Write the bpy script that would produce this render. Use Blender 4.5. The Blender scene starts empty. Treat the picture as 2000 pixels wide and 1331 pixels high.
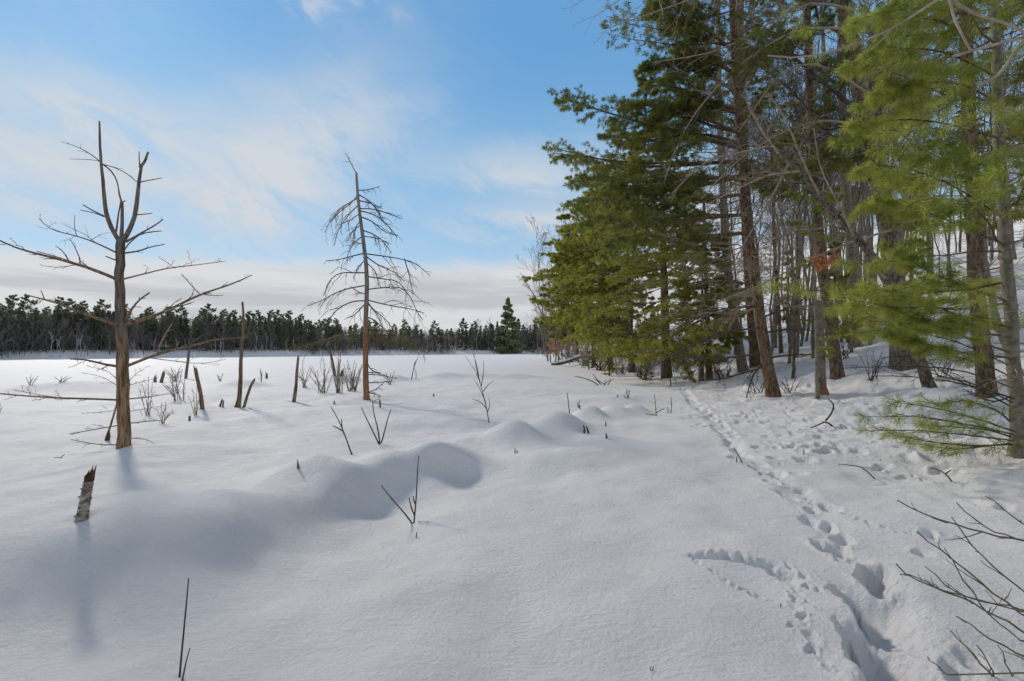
import bpy, math, random
import numpy as np
rng = np.random.default_rng(7)
random.seed(7)
C = bpy.context.scene.collection
R = math.radians
# ------------------------------------------------------------------ camera
HZ, F, CAMZ = 686.0, 1000.0, 1.7       # horizon row of the photo, focal length in its pixels, eye height
sc = bpy.context.scene
cam = bpy.data.cameras.new('camera'); co = bpy.data.objects.new('camera', cam); C.objects.link(co)
co.location = (0, 0, CAMZ); co.rotation_euler = (R(90), 0, 0)
cam.lens = 18; cam.sensor_width = 36; cam.shift_y = (HZ - 665.5) / 2000; cam.clip_start = .05; cam.clip_end = 5000
sc.camera = co
sc.view_settings.view_transform = 'Standard'; sc.view_settings.look = 'None'
sc.view_settings.gamma = 1; sc.view_settings.use_curve_mapping = False
sc.view_settings.exposure = 0.06
sc.render.resolution_x = 1024; sc.render.resolution_y = 681
# ------------------------------------------------------------------ sun and sky
SUN_AZ, SUN_EL = R(-39), R(31)          # left of the view direction
sd = bpy.data.lights.new('sun', 'SUN'); so = bpy.data.objects.new('sun', sd); C.objects.link(so)
sd.energy = 2.15; sd.angle = R(5.5); sd.color = (1, .90, .77)
so.rotation_euler = (math.pi / 2 - SUN_EL, 0, math.pi - SUN_AZ)
so.location = (-20, 30, 40)
world = bpy.data.worlds.new('World'); sc.world = world; world.use_nodes = True
wn = world.node_tree; wn.nodes.clear()

class NT:
    """small helper for writing node trees as expressions"""
    def __init__(s, t): s.t = t; s.n = t.nodes; s.l = t.links
    def put(s, sock, v):
        if hasattr(v, 'is_output'): s.l.new(v, sock)
        else: sock.default_value = v
    def m(s, op, a, b=0.0, c=0.0, clamp=False):
        n = s.n.new('ShaderNodeMath'); n.operation = op; n.use_clamp = clamp
        s.put(n.inputs[0], a); s.put(n.inputs[1], b); s.put(n.inputs[2], c); return n.outputs[0]
    def ramp(s, v, a, b, x=0.0, y=1.0):
        n = s.n.new('ShaderNodeMapRange'); n.interpolation_type = 'SMOOTHSTEP'
        s.put(n.inputs[0], v); s.put(n.inputs[1], a); s.put(n.inputs[2], b); s.put(n.inputs[3], x); s.put(n.inputs[4], y)
        return n.outputs[0]
    def mix(s, f, a, b):
        n = s.n.new('ShaderNodeMix'); n.data_type = 'RGBA'
        s.put(n.inputs[0], f); s.put(n.inputs[6], a); s.put(n.inputs[7], b); return n.outputs[2]
    def noise(s, vec, scale, detail=4, rough=.55, dist=0.0):
        n = s.n.new('ShaderNodeTexNoise'); s.put(n.inputs['Vector'], vec)
        n.inputs['Scale'].default_value = scale; n.inputs['Detail'].default_value = detail
        n.inputs['Roughness'].default_value = rough; n.inputs['Distortion'].default_value = dist
        return n.outputs[0]
    def xyz(s, x, y, z):
        n = s.n.new('ShaderNodeCombineXYZ'); s.put(n.inputs[0], x); s.put(n.inputs[1], y); s.put(n.inputs[2], z); return n.outputs[0]
    def scale(s, v, k):
        n = s.n.new('ShaderNodeMapping'); s.l.new(v, n.inputs['Vector']); n.inputs['Scale'].default_value = k; return n.outputs[0]
w = NT(wn)
tc = wn.nodes.new('ShaderNodeTexCoord'); sp = wn.nodes.new('ShaderNodeSeparateXYZ'); w.l.new(tc.outputs['Generated'], sp.inputs[0])
deg = 180 / math.pi
az = w.m('MULTIPLY', w.m('ARCTAN2', sp.outputs[0], sp.outputs[1]), deg)
el = w.m('MULTIPLY', w.m('ARCSINE', sp.outputs[2]), deg)
nv = w.xyz(w.m('MULTIPLY', az, .05), w.m('MULTIPLY', el, .13), 0.0)
n1 = w.noise(nv, 1.1, 6, .58, .4)
n2 = w.noise(w.xyz(w.m('MULTIPLY', az, .035), w.m('MULTIPLY', el, .3), 3.0), 1.3, 5, .55, .3)
n3 = w.noise(w.xyz(w.m('ADD', w.m('MULTIPLY', az, .16), w.m('MULTIPLY', el, .12)), w.m('MULTIPLY', el, .22), 7.0), 1.0, 7, .62, .6)
azd = w.m('ADD', az, w.m('MULTIPLY', w.m('SUBTRACT', n1, .5), 16))
eld = w.m('ADD', el, w.m('MULTIPLY', w.m('SUBTRACT', n3, .5), 9))
def blob(a0, e0, sa, se, amp, sh=0.0):
    u = w.m('DIVIDE', w.m('SUBTRACT', azd, a0), sa)
    v = w.m('DIVIDE', w.m('SUBTRACT', w.m('SUBTRACT', eld, e0), w.m('MULTIPLY', w.m('SUBTRACT', azd, a0), sh)), se)
    q = w.m('ADD', w.m('MULTIPLY', u, u), w.m('MULTIPLY', v, v))
    return w.m('MULTIPLY', w.m('EXPONENT', w.m('MULTIPLY', q, -1.0)), amp)
veil = None
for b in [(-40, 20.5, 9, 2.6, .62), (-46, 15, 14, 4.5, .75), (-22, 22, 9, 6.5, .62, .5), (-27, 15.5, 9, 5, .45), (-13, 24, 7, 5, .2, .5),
          (1, 19.7, 10, 2.4, .60), (2, 14.4, 8, 1.6, .6), (20, 15, 14, 4, .6), (-24, 34.2, 10, 1.6, .6), (-44, 30, 10, 4, .15), (90, 42, 45, 26, .8), (-105, 32, 30, 16, .7), (175, 42, 55, 26, .9), (-170, 42, 50, 26, .9)]:  # last blobs: unseen clouds added beside and behind the camera to brighten the forest
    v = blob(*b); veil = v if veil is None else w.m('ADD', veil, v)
veil = w.m('ADD', veil, w.ramp(el, 30, 9, 0, .14))
veil = w.m('MULTIPLY', veil, w.ramp(n3, .25, .68, .55, 1.25), clamp=True)
edge = w.m('ADD', w.m('ADD', 9.9, w.m('MULTIPLY', az, .03)), w.m('MULTIPLY', w.m('SUBTRACT', n3, .5), 3.2))
strat = w.ramp(w.m('SUBTRACT', edge, el), -.8, 1.3)
sky = wn.nodes.new('ShaderNodeTexSky'); sky.sky_type = 'NISHITA'; sky.sun_disc = False
sky.sun_elevation = SUN_EL; sky.sun_rotation = SUN_AZ
sky.air_density = 1.0; sky.dust_density = .4; sky.ozone_density = 2.0
SKYCLOUD = 7.0
def rgba(r, g, b, k=10.): return (r * k, g * k, b * k, 1)
deep = w.mix(w.ramp(el, 5, 17), rgba(.42, .60, .75), rgba(.24, .48, .70))
deep = w.mix(w.ramp(el, 15, 33), deep, rgba(.125, .35, .64))
deep = w.mix(w.ramp(el, 34, 62), deep, rgba(.085, .15, .27))
deep = w.mix(w.ramp(w.m('MULTIPLY', az, az), 3600, 12000, 0, .45), deep, rgba(.13, .17, .23))
tint = wn.nodes.new('ShaderNodeMix'); tint.data_type = 'RGBA'; tint.blend_type = 'MULTIPLY'; tint.inputs[0].default_value = 1
w.l.new(sky.outputs[0], tint.inputs[6]); tint.inputs[7].default_value = (.72, 1.0, 1.32, 1)
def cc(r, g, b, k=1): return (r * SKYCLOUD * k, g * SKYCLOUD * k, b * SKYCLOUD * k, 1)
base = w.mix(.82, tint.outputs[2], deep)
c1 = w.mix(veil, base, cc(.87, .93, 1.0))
stc = w.mix(w.ramp(n2, .36, .60), cc(.72, .755, .80), cc(.97, .985, 1.01))
stc = w.mix(w.ramp(w.m('SUBTRACT', edge, el), 0, 2.6, .8, .0), stc, cc(.97, .99, 1.02))
stc = w.mix(w.ramp(el, 4.0, 0.5, 0, .5), stc, cc(.88, .88, .92))
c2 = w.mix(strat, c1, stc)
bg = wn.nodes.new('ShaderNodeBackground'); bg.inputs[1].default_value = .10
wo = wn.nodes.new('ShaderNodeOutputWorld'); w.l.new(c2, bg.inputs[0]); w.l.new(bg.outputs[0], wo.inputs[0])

# ------------------------------------------------------------------ materials
def material(name, build, rough=.8, bump=None):
    m = bpy.data.materials.new(name); m.use_nodes = True
    t = NT(m.node_tree); p = m.node_tree.nodes['Principled BSDF']
    tcn = t.n.new('ShaderNodeTexCoord'); oc = tcn.outputs['Object']
    t.put(p.inputs['Base Color'], build(t, oc)); p.inputs['Roughness'].default_value = rough
    p.inputs['Specular IOR Level'].default_value = .25
    if bump:
        h, dist, st = bump(t, oc)
        b = t.n.new('ShaderNodeBump'); t.l.new(h, b.inputs['Height']); b.inputs['Distance'].default_value = dist; b.inputs['Strength'].default_value = st
        t.l.new(b.outputs[0], p.inputs['Normal'])
    return m
def bark(name, dark, light, sx=14, sz=2.5, dist=.02, k=1.0, lo=.35, hi=.65):
    def col(t, oc):
        a = t.noise(t.scale(oc, (sx, sx, sz)), 1.0, 6, .65, .5)
        c = t.mix(t.ramp(a, lo, hi), dark + (1,), light + (1,))
        return t.mix(t.ramp(t.noise(oc, 2.3, 3), .45, .7, 0, .5), c, tuple(x * .75 for x in light) + (1,))
    return material(name, col, .9, lambda t, oc: (t.noise(t.scale(oc, (sx * 1.6, sx * 1.6, sz)), 1.0, 5, .7), dist, 1.0 * k))
M = {}
M['bark_pine'] = bark('bark_pine', (.05, .033, .02), (.235, .16, .10), 16, 5, .03)
M['bark_oak'] = bark('bark_oak', (.05, .040, .028), (.27, .225, .165), 15, 6, .05)
M['bark_smooth'] = bark('bark_smooth', (.11, .098, .07), (.27, .235, .18), 9, 11, .008, .6)
M['bark_dead'] = bark('bark_dead', (.07, .042, .024), (.30, .205, .125), 30, 3.2, .014)
M['bark_weathered'] = bark('bark_weathered', (.07, .052, .042), (.25, .195, .155), 36, 2.6, .008)
M['bark_orange'] = bark('bark_orange', (.14, .075, .04), (.33, .19, .10), 24, 3, .01)
M['twig'] = bark('twig', (.05, .038, .030), (.12, .092, .072), 10, 10, .002)
M['twig_olive'] = bark('twig_olive', (.11, .09, .055), (.23, .195, .13), 10, 10, .002)
M['twig_grey'] = bark('twig_grey', (.20, .155, .11), (.42, .335, .245), 10, 10, .002)
M['twig_light'] = bark('twig_light', (.26, .20, .15), (.42, .34, .26), 10, 10, .002)
M['twig_red'] = bark('twig_red', (.20, .165, .155), (.31, .265, .24), 10, 10, .002)
M['twig_moss'] = bark('twig_moss', (.11, .095, .04), (.22, .185, .08), 10, 10, .002)
M['snag_rotten'] = bark('snag_rotten', (.035, .018, .01), (.16, .08, .035), 40, 5, .01)
M['birch_white'] = bark('birch_white', (.12, .085, .06), (.50, .45, .40), 16, 34, .008, 1, .40, .62)
M['far_trunk'] = bark('far_trunk', (.11, .10, .092), (.23, .205, .19), 3, 1)
M['far_birch'] = bark('far_birch', (.32, .30, .29), (.58, .55, .53), 2, 4, .002)
def bark_two(name, low, high, z0, z1):
    def col(t, oc):
        a = t.ramp(t.noise(t.scale(oc, (30, 30, 3.0)), 1.0, 6, .65, .5), .35, .65); g = t.n.new('ShaderNodeSeparateXYZ'); t.l.new(oc, g.inputs[0])
        lo = t.mix(a, low[0] + (1,), low[1] + (1,)); hi = t.mix(a, high[0] + (1,), high[1] + (1,))
        return t.mix(t.ramp(t.m('ADD', g.outputs[2], t.m('MULTIPLY', t.noise(oc, 2.5, 4), 1.5)), z0, z1), lo, hi)
    return material(name, col, .9, lambda t, oc: (t.noise(t.scale(oc, (46, 46, 3)), 1.0, 5, .7), .02, 1.0))
M['bark_forked'] = bark_two('bark_forked', ((.10, .055, .028), (.40, .26, .15)), ((.06, .045, .035), (.22, .175, .14)), 1.9, 3.1)
M['bark_larch'] = bark_two('bark_larch', ((.17, .085, .04), (.38, .21, .11)), ((.13, .11, .10), (.30, .27, .245)), 2.4, 4.6)
def needles(name, ca, cb, cc_, trans=.4, s1=1.6, s2=9):
    m = bpy.data.materials.new(name); m.use_nodes = True; m.node_tree.nodes.clear(); t = NT(m.node_tree)
    tcn = t.n.new('ShaderNodeTexCoord'); oc = tcn.outputs['Object']
    oi = t.n.new('ShaderNodeObjectInfo')
    a = t.noise(oc, s1, 3, .6); b = t.noise(oc, s2, 2, .6)
    c = t.mix(t.ramp(a, .36, .64), ca + (1,), cb + (1,))
    c = t.mix(t.ramp(b, .52, .72, 0, .85), c, cc_ + (1,))
    c = t.mix(t.m('MULTIPLY', oi.outputs['Random'], .45), c, ca + (1,))
    d = t.n.new('ShaderNodeBsdfDiffuse'); tr = t.n.new('ShaderNodeBsdfTranslucent'); mx = t.n.new('ShaderNodeMixShader'); o = t.n.new('ShaderNodeOutputMaterial')
    t.l.new(c, d.inputs[0]); t.l.new(c, tr.inputs[0]); mx.inputs[0].default_value = trans
    t.l.new(d.outputs[0], mx.inputs[1]); t.l.new(tr.outputs[0], mx.inputs[2]); t.l.new(mx.outputs[0], o.inputs[0])
    return m
M['needle_mid'] = needles('needle_mid', (.24, .26, .055), (.44, .42, .09), (.56, .49, .12), .55)
M['needle_dark'] = needles('needle_dark', (.13, .165, .05), (.27, .285, .07), (.36, .34, .10), .5)
M['needle_bright'] = needles('needle_bright', (.21, .27, .06), (.48, .50, .12), (.74, .62, .15), .58, 1.8, 11)
M['needle_spruce'] = needles('needle_spruce', (.30, .34, .20), (.40, .43, .23), (.46, .46, .26), .55, .4, 2)
M['needle_far'] = needles('needle_far', (.22, .25, .17), (.32, .33, .21), (.38, .37, .26), .6, .25, .8)
M['leaf_orange'] = needles('leaf_orange', (.55, .24, .11), (.70, .34, .17), (.46, .23, .12), .55)
def snowcol(t, oc): return t.mix(t.ramp(t.noise(oc, .9, 4), .3, .7), (.81, .785, .77, 1), (.87, .845, .83, 1))
def snowbump(t, oc):
    a = t.noise(t.scale(oc, (30, 36, 30)), 1.0, 6, .68)
    b = t.noise(oc, 170, 3, .7); c = t.noise(t.scale(oc, (6, 9, 6)), 1.0, 4, .6)
    h = t.m('ADD', t.m('ADD', a, t.m('MULTIPLY', b, .30)), t.m('MULTIPLY', c, 1.1))
    return t.m('ADD', h, t.m('MULTIPLY', t.noise(oc, 2.2, 3), .8)), .030, 1.0
M['snow'] = material('snow', snowcol, .65, snowbump)
M['snow_cap'] = material('snow_cap', lambda t, oc: t.mix(t.noise(oc, 3), (.8, .8, .82, 1), (.88, .88, .9, 1)), .7, lambda t, oc: (t.noise(oc, 30, 3), .01, .6))

# ------------------------------------------------------------------ mesh helpers
class MB:
    def __init__(s): s.v = []; s.f = {3: [], 4: []}; s.n = 0
    def add(s, V, Fa):
        V = np.asarray(V, float).reshape(-1, 3); Fa = np.asarray(Fa, np.int64)
        s.v.append(V); s.f[Fa.shape[1]].append(Fa + s.n); s.n += len(V)
    def build(s, name, mat, parent=None, origin=(0, 0, 0), smooth=True):
        V = np.concatenate(s.v) - np.asarray(origin); me = bpy.data.meshes.new(name)
        fs = []; sizes = []
        for k in (3, 4):
            if s.f[k]:
                a = np.concatenate(s.f[k]); fs.append(a.ravel()); sizes.append(np.full(len(a), k))
        loops = np.concatenate(fs); sizes = np.concatenate(sizes)
        me.vertices.add(len(V)); me.vertices.foreach_set('co', V.astype(np.float32).ravel())
        me.loops.add(len(loops)); me.loops.foreach_set('vertex_index', loops.astype(np.int32))
        me.polygons.add(len(sizes)); st = np.concatenate(([0], np.cumsum(sizes)[:-1]))
        me.polygons.foreach_set('loop_start', st.astype(np.int32))
        me.polygons.foreach_set('use_smooth', np.full(len(sizes), smooth))
        me.materials.append(mat); me.update(calc_edges=True)
        o = bpy.data.objects.new(name, me); C.objects.link(o)
        if parent: o.parent = parent
        else: o.location = origin
        return o
def nrm(a): return a / (np.linalg.norm(a, axis=-1, keepdims=True) + 1e-9)
def tubes(mb, P, Rr, sides=4, cap=False, rough=0.0):
    """P (N,K,3), Rr (N,K): one tapered tube for every polyline"""
    P = np.asarray(P, float); Rr = np.asarray(Rr, float)
    if P.ndim == 2: P = P[None]; Rr = Rr[None]
    N, K, _ = P.shape
    if N == 0: return
    T = np.gradient(P, axis=1); T = nrm(T); D = nrm(P[:, -1] - P[:, 0])
    ref = np.where(np.abs(D[:, 2:3]) > .75, np.array([[0., 1, 0]]), np.array([[0., 0, 1]]))[:, None, :]
    A = nrm(np.cross(T, np.broadcast_to(ref, T.shape))); B = np.cross(T, A)
    ph = np.arange(sides) * 2 * math.pi / sides
    rr = Rr[:, :, None] * (1 + rough * rng.normal(size=(N, K, sides)))
    V = P[:, :, None] + rr[..., None] * (A[:, :, None] * np.cos(ph)[None, None, :, None] + B[:, :, None] * np.sin(ph)[None, None, :, None])
    idx = np.arange(N * K * sides).reshape(N, K, sides)
    a = idx[:, :-1]; b = idx[:, 1:]
    Fa = np.stack([a, np.roll(a, -1, 2), np.roll(b, -1, 2), b], -1).reshape(-1, 4)
    mb.add(V, Fa)
    if cap:
        for i in range(N):
            c = mb.n; top = idx[i, -1] - idx.size + mb.n
            mb.add([P[i, -1]], np.stack([top, np.roll(top, -1), np.full(sides, c)], 1) - c)
def interp(P, t):
    K = P.shape[1]; f = np.clip(t, 0, .9999) * (K - 1); i = f.astype(int); fr = (f - i)[..., None]
    ar = np.arange(P.shape[0])[:, None]
    a = P[ar, i]; b = P[ar, i + 1]
    return (a * (1 - fr) + b * fr, b - a) if P.ndim == 3 else (a * (1 - fr[..., 0]) + b * fr[..., 0], b - a)
def plen(P): return np.linalg.norm(np.diff(P, axis=1), axis=2).sum(1)
def spawn(P, Rr, Mn, t0=.2, t1=1., ang=50, ratio=.5, K=4, curve=0., roll=20, planar=True, jit=.05, prof=lambda t: 1 - .65 * t, rr=.5, rmin=.0015, grav=0., angj=12, tip=.4, Lmin=0.0):
    N = len(P)
    if N == 0 or Mn == 0: return np.zeros((0, K, 3)), np.zeros((0, K))
    t = t0 + (t1 - t0) * (np.arange(Mn)[None] + rng.random((N, Mn))) / Mn
    pos, T = interp(P, t); T = nrm(T); r0, _ = interp(Rr, t)
    up = np.array([0., 0, 1]); side = np.cross(T, np.broadcast_to(up, T.shape)); side = nrm(side + 1e-6); u2 = np.cross(side, T)
    if planar: ph = np.radians(rng.normal(0, roll, (N, Mn))) + math.pi * ((np.arange(Mn)[None] + rng.integers(0, 2, (N, 1))) % 2)
    else: ph = rng.random((N, Mn)) * 2 * math.pi
    a = np.radians(ang + rng.normal(0, angj, (N, Mn)))
    d = T * np.cos(a)[..., None] + np.sin(a)[..., None] * (side * np.cos(ph)[..., None] + u2 * np.sin(ph)[..., None])
    L = np.maximum(plen(P)[:, None] * ratio * prof(t), Lmin) * rng.uniform(.55, 1.15, (N, Mn))
    s = np.linspace(0, 1, K)
    d = d.reshape(-1, 1, 3); L = L.reshape(-1, 1, 1); sj = s[None, :, None]
    Q = pos.reshape(-1, 1, 3) + d * L * sj + up * L * (curve * sj ** 2 + grav * sj)
    nz = np.cumsum(rng.normal(0, jit, Q.shape), 1); nz -= nz[:, :1]; Q = Q + nz * L
    r = np.maximum(r0.reshape(-1, 1) * rr * (1 - (1 - tip) * s[None]), rmin)
    return Q, r
def tufts(mb, P, m, n, ln, wd, t0=.3, spread=45, base=.02, fwd=.5):
    """needle clusters along twigs: every needle is one slim triangle"""
    N = len(P)
    if N == 0: return
    t = t0 + (1 - t0) * (np.arange(m)[None] + rng.random((N, m))) / m
    pos, T = interp(P, t); T = nrm(T).reshape(-1, 1, 3); pos = pos.reshape(-1, 1, 3); Q = len(pos)
    rv = rng.normal(size=(Q, n, 3)); rv -= (rv * T).sum(-1, keepdims=True) * T; rv = nrm(rv)
    a = np.radians(np.abs(rng.normal(spread, 18, (Q, n, 1))))
    d = T * np.cos(a) + rv * np.sin(a); d[..., 2] -= .10
    b = pos + T * rng.uniform(-base, base, (Q, n, 1)) + rv * .003
    sd_ = nrm(np.cross(d, rng.normal(size=(Q, n, 3)))) * wd * .5
    L = ln * rng.uniform(.7, 1.15, (Q, n, 1)); mid = b + d * L * .45
    tri = np.stack([b, mid + sd_, b + d * L, mid - sd_], 2).reshape(-1, 3)
    mb.add(tri, np.arange(len(tri)).reshape(-1, 4))
# ------------------------------------------------------------------ naming helpers
def empty(name, loc, label=None, cat=None, group=None):
    o = bpy.data.objects.new(name, None); C.objects.link(o); o.location = loc; o.empty_display_size = .2
    tag(o, label, cat, group); return o
def tag(o, label=None, cat=None, group=None, kind=None):
    if label: o['label'] = label
    if cat: o['category'] = cat
    if group: o['group'] = group
    if kind: o['kind'] = kind
    return o
def dup(root, loc, rz=0, sc_=(1, 1, 1), tilt=(0, 0), label=None, group=None):
    r = root.copy(); C.objects.link(r); r.location = loc; r.rotation_euler = (tilt[0], tilt[1], rz); r.scale = sc_
    if label: r['label'] = label
    if group: r['group'] = group
    for ch in root.children:
        c = ch.copy(); C.objects.link(c); c.parent = r
    return r
# ------------------------------------------------------------------ terrain
def vnoise(x, y, seed=0):
    xi = np.floor(x).astype(np.int64); yi = np.floor(y).astype(np.int64); fx = x - xi; fy = y - yi
    fx = fx * fx * fx * (fx * (fx * 6 - 15) + 10); fy = fy * fy * fy * (fy * (fy * 6 - 15) + 10)
    def h(a, b):
        n = (a * 374761393 + b * 668265263 + seed * 974634533) & 0x7fffffff
        n = ((n ^ (n >> 13)) * 1274126177) & 0x7fffffff
        return ((n ^ (n >> 16)) & 0xffff) / 65535. * 2 - 1
    return (h(xi, yi) * (1 - fx) + h(xi + 1, yi) * fx) * (1 - fy) + (h(xi, yi + 1) * (1 - fx) + h(xi + 1, yi + 1) * fx) * fy
def fbm(x, y, seed, oct=3):
    s = 0; a = 1
    for i in range(oct): s = s + a * vnoise(x * 2 ** i, y * 2 ** i, seed + i); a *= .5
    return s
def sstep(a, b, x): t = np.clip((x - a) / (b - a), 0, 1); return t * t * (3 - 2 * t)
SY = np.array([-60, 0, 6, 9, 12, 20, 31, 40, 60, 90, 140, 200, 300, 900.]); SX = np.array([7, 6.0, 6.3, 7.2, 8.2, 9.0, 9.3, 10.5, 10, 9.5, 11.5, 15, 22, 60.])
AZ = np.radians([-180, -90, -63, -45, -26.6, -16.7, -5.7, 0, 3.4, 12, 40, 180.]); RF = np.array([130, 130, 134, 141, 173, 209, 258, 276, 285, 300, 330, 330.])
# snow-covered hummocks: (x, y, height, radius away from the sun, radius towards it, half length, direction of the long axis)
HUM = [(-4.5, 3.85, .34, .9, 1.2, 1.3, 4), (-2.9, 4.2, .38, .88, 1.3, .85, 12), (-3.2, 3.0, -.10, .6, .6, 1.3, 10), (-2.35, 4.4, .10, .35, .6, .5, 30),
       (-2.6, 6.3, .24, .42, .9, .45, 30), (-2.05, 5.95, .08, .35, .6, .4, 40),
       (-.9, 7.55, .29, .38, 1.2, .5, 15), (-1.5, 7.25, .25, .36, 1.2, .6, 42), (-1.90, 6.5, .21, .30, 1.0, .6, 58), (-2.08, 5.65, .12, .25, .9, .6, 66), (-2.25, 4.85, .06, .28, .8, .5, 72), (-1.05, 6.85, .10, .25, .4, .4, 60),
       (-1.95, 4.15, -.07, .8, .4, .6, 95), (-1.75, 5.0, -.08, .8, .36, .6, 85), (-1.42, 6.0, -.15, .7, .34, .6, 65), (-.75, 7.0, -.12, .6, .3, .5, 50),
       (.08, 9.6, .34, .55, .8, .50, 10), (1.02, 11.0, .36, .58, .8, .56, 10), (1.95, 12.8, .34, .55, .7, .45, 0), (2.75, 13.7, .26, .5, .6, .45, 10), (3.45, 14.3, .22, .4, .6, .35, 0),
       (1.82, 9.6, .17, .45, .5, .5, -20), (.45, 7.7, .17, .55, .6, .65, 0), (1.2, 8.2, .06, .6, .6, .8, 0),
       (-7.6, 10.4, .12, .7, 1.2, 1.4, 10), (-5.6, 8.0, .12, .6, 1.0, 1.0, 20), (-6.4, 8.75, .10, .5, .5, .45, 0),
       (-2.3, 11.5, .20, .7, 1.4, 1.6, 6), (-4.8, 13.6, .22, 1.0, 1.3, 1.9, 0), (-5.2, 17.5, .16, .9, 1.2, 2.2, 4), (-9.2, 14.0, .16, .9, 1.2, 1.3, 0),
       (-4.6, 31, .30, .8, 1.8, 1.2, 0), (-2.2, 32, .30, .8, 1.8, 2.6, -2), (.6, 31.4, .22, .6, 1.4, 1.4, -6), (-18.8, 22, .42, 1.4, 1.6, 2.3, 0), (-16.2, 21.5, .16, 1.2, 1.6, 1.6, -15),
       (-13.0, 24.5, .34, .8, 1.0, 1.0, 0), (-9.8, 27.5, .22, .8, 1.3, 1.0, 0), (-9.4, 28.4, .36, .9, 1.2, .9, 0), (-6.9, 29.5, .34, .8, 1.1, .9, 0), (-5.7, 16.2, .14, .5, .7, .8, 0),
       (-14.5, 13.5, .16, 1.1, 1.5, 2.2, 5), (-11, 18.5, .14, 1.2, 1.5, 2.0, 5), (3.2, 17.5, .16, 1.0, 1.5, 1.5, 5), (0.6, 21, .18, 1.2, 1.8, 2.2, 0)]
def zf(x, y):
    x = np.asarray(x, float); y = np.asarray(y, float)
    s = x - np.interp(y, SY, SX) + .8 * vnoise(x * .15, y * .15, 5)
    s = .9 * np.logaddexp(0, s / .9)
    zb = .20 * s + .009 * np.minimum(s, 12) ** 2; zb = np.where(s > 12, zb + .15 * (np.minimum(s, 34) - 12), zb)
    r = np.hypot(x, y); a = np.arctan2(x, y)
    s2 = r - np.interp(a, AZ, RF) + 5 * vnoise(a * 14, r * 0, 9)
    zfar = 1.6 * sstep(0, 9, s2) + .035 * np.clip(s2, 0, 120)
    near = np.exp(-(r / 26) ** 2)
    z = zb + zfar + (.050 * fbm(x * .55 + 3, y * .6, 11) + .020 * fbm(x * 1.7, y * 1.9, 21, 2)) * (near + .25 * np.exp(-(r / 60) ** 2))
    bank = sstep(-3.5, 1.5, x - np.interp(y, SY, SX))
    z = z + bank * (.09 * fbm(x * .9, y * .9, 31) + .05 * fbm(x * 2.6, y * 2.6, 41, 2)) * np.exp(-(r / 60) ** 2)
    # the near shore lies a little above the lake
    z = z + .06 * sstep(-9, 2, x) * np.exp(-(y / 9) ** 2)
    for cx, cy, h, ra, rb, rl, deg_ in HUM:
        c, s_ = math.cos(R(deg_)), math.sin(R(deg_))
        dx = x - cx; dy = y - cy
        v = dx * c + dy * s_; u = dx * s_ - dy * c           # u > 0 lies on the camera side
        ru = np.where(u > 0, ra, rb)
        z = z + h * np.exp(-np.abs(u / ru) ** 2.1 - np.abs(v / rl) ** 2.4)
    return z
def W(px, py, d): return np.array([(px - 1000) / F * d, d, CAMZ + (HZ - py) / F * d])
DS = np.exp(np.linspace(math.log(1.6), math.log(330), 1800))
def G(px, py):
    """where the view ray of a photo point meets the snow"""
    x = (px - 1000) / F * DS; z = CAMZ + (HZ - py) / F * DS; g = zf(x, DS)
    k = np.nonzero(z <= g)[0]; d = DS[k[0]] if len(k) else 60.
    return np.array([(px - 1000) / F * d, d, float(zf((px - 1000) / F * d, d))])
# footprints and tracks
rad = [.25]
while rad[-1] < 900:
    r_ = rad[-1]; rad.append(r_ * (1.0042 if 1.6 < r_ < 9 else 1.0065 if 1 < r_ < 40 else 1.018 if r_ < 330 else 1.05))
rad = np.array(rad)
ang_ = np.concatenate([np.linspace(-180, -62, 60)[:-1], np.linspace(-62, -20, 260)[:-1], np.linspace(-20, 52, 640)[:-1], np.linspace(52, 180, 70)])
A_, R_ = np.meshgrid(np.radians(ang_), rad, indexing='ij')
GX = R_ * np.sin(A_); GY = R_ * np.cos(A_); GZ = zf(GX, GY)
sel = np.nonzero(((GX > 0) & (GX < 16) & (GY > 1) & (GY < 32)).ravel())[0]
fx, fy = GX.ravel()[sel], GY.ravel()[sel]; dz = np.zeros(len(sel))
wx = fx + .022 * vnoise(fx * 9, fy * 9, 61) + .012 * vnoise(fx * 30, fy * 30, 62)
wy = fy + .022 * vnoise(fx * 9, fy * 9, 63) + .012 * vnoise(fx * 30, fy * 30, 64)
def dent(x, y, dep, rl, rw, ang=0., p=3.0, rim=.12):
    """an elongated hole with steep sides and a low thrown-up rim"""
    global dz
    k = np.nonzero((np.abs(fx - x) < 3 * rl) & (np.abs(fy - y) < 3 * rl))[0]
    if not len(k): return
    c, s_ = math.cos(ang), math.sin(ang); u = (wx[k] - x) * c + (wy[k] - y) * s_; v = -(wx[k] - x) * s_ + (wy[k] - y) * c
    q = np.sqrt((u / rl) ** 2 + (v / rw) ** 2)
    dz[k] = np.minimum(dz[k], 0) * 1.0 - dep * np.exp(-q ** p) * (1 - .5 * np.clip(-dz[k] / .2, 0, 1)) + np.maximum(dz[k], 0) + rim * dep * np.exp(-((q - 1.5) / .4) ** 2)
def pathpts(px, step, jit):
    pts = [G(*p)[:2] for p in px]; out = []
    for a, b in zip(pts[:-1], pts[1:]):
        n = max(1, int(np.linalg.norm(b - a) / step))
        for i in range(n):
            q = a + (b - a) * (i + .5) / n; th = math.atan2(b[1] - a[1], b[0] - a[0]); out.append((q[0] + random.gauss(0, jit), q[1] + random.gauss(0, jit), th))
    return out
trail = [(1335, 762), (1352, 785), (1385, 812), (1415, 842), (1432, 872), (1462, 900), (1500, 925), (1555, 962), (1600, 1000), (1625, 1040), (1640, 1085)]
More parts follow.
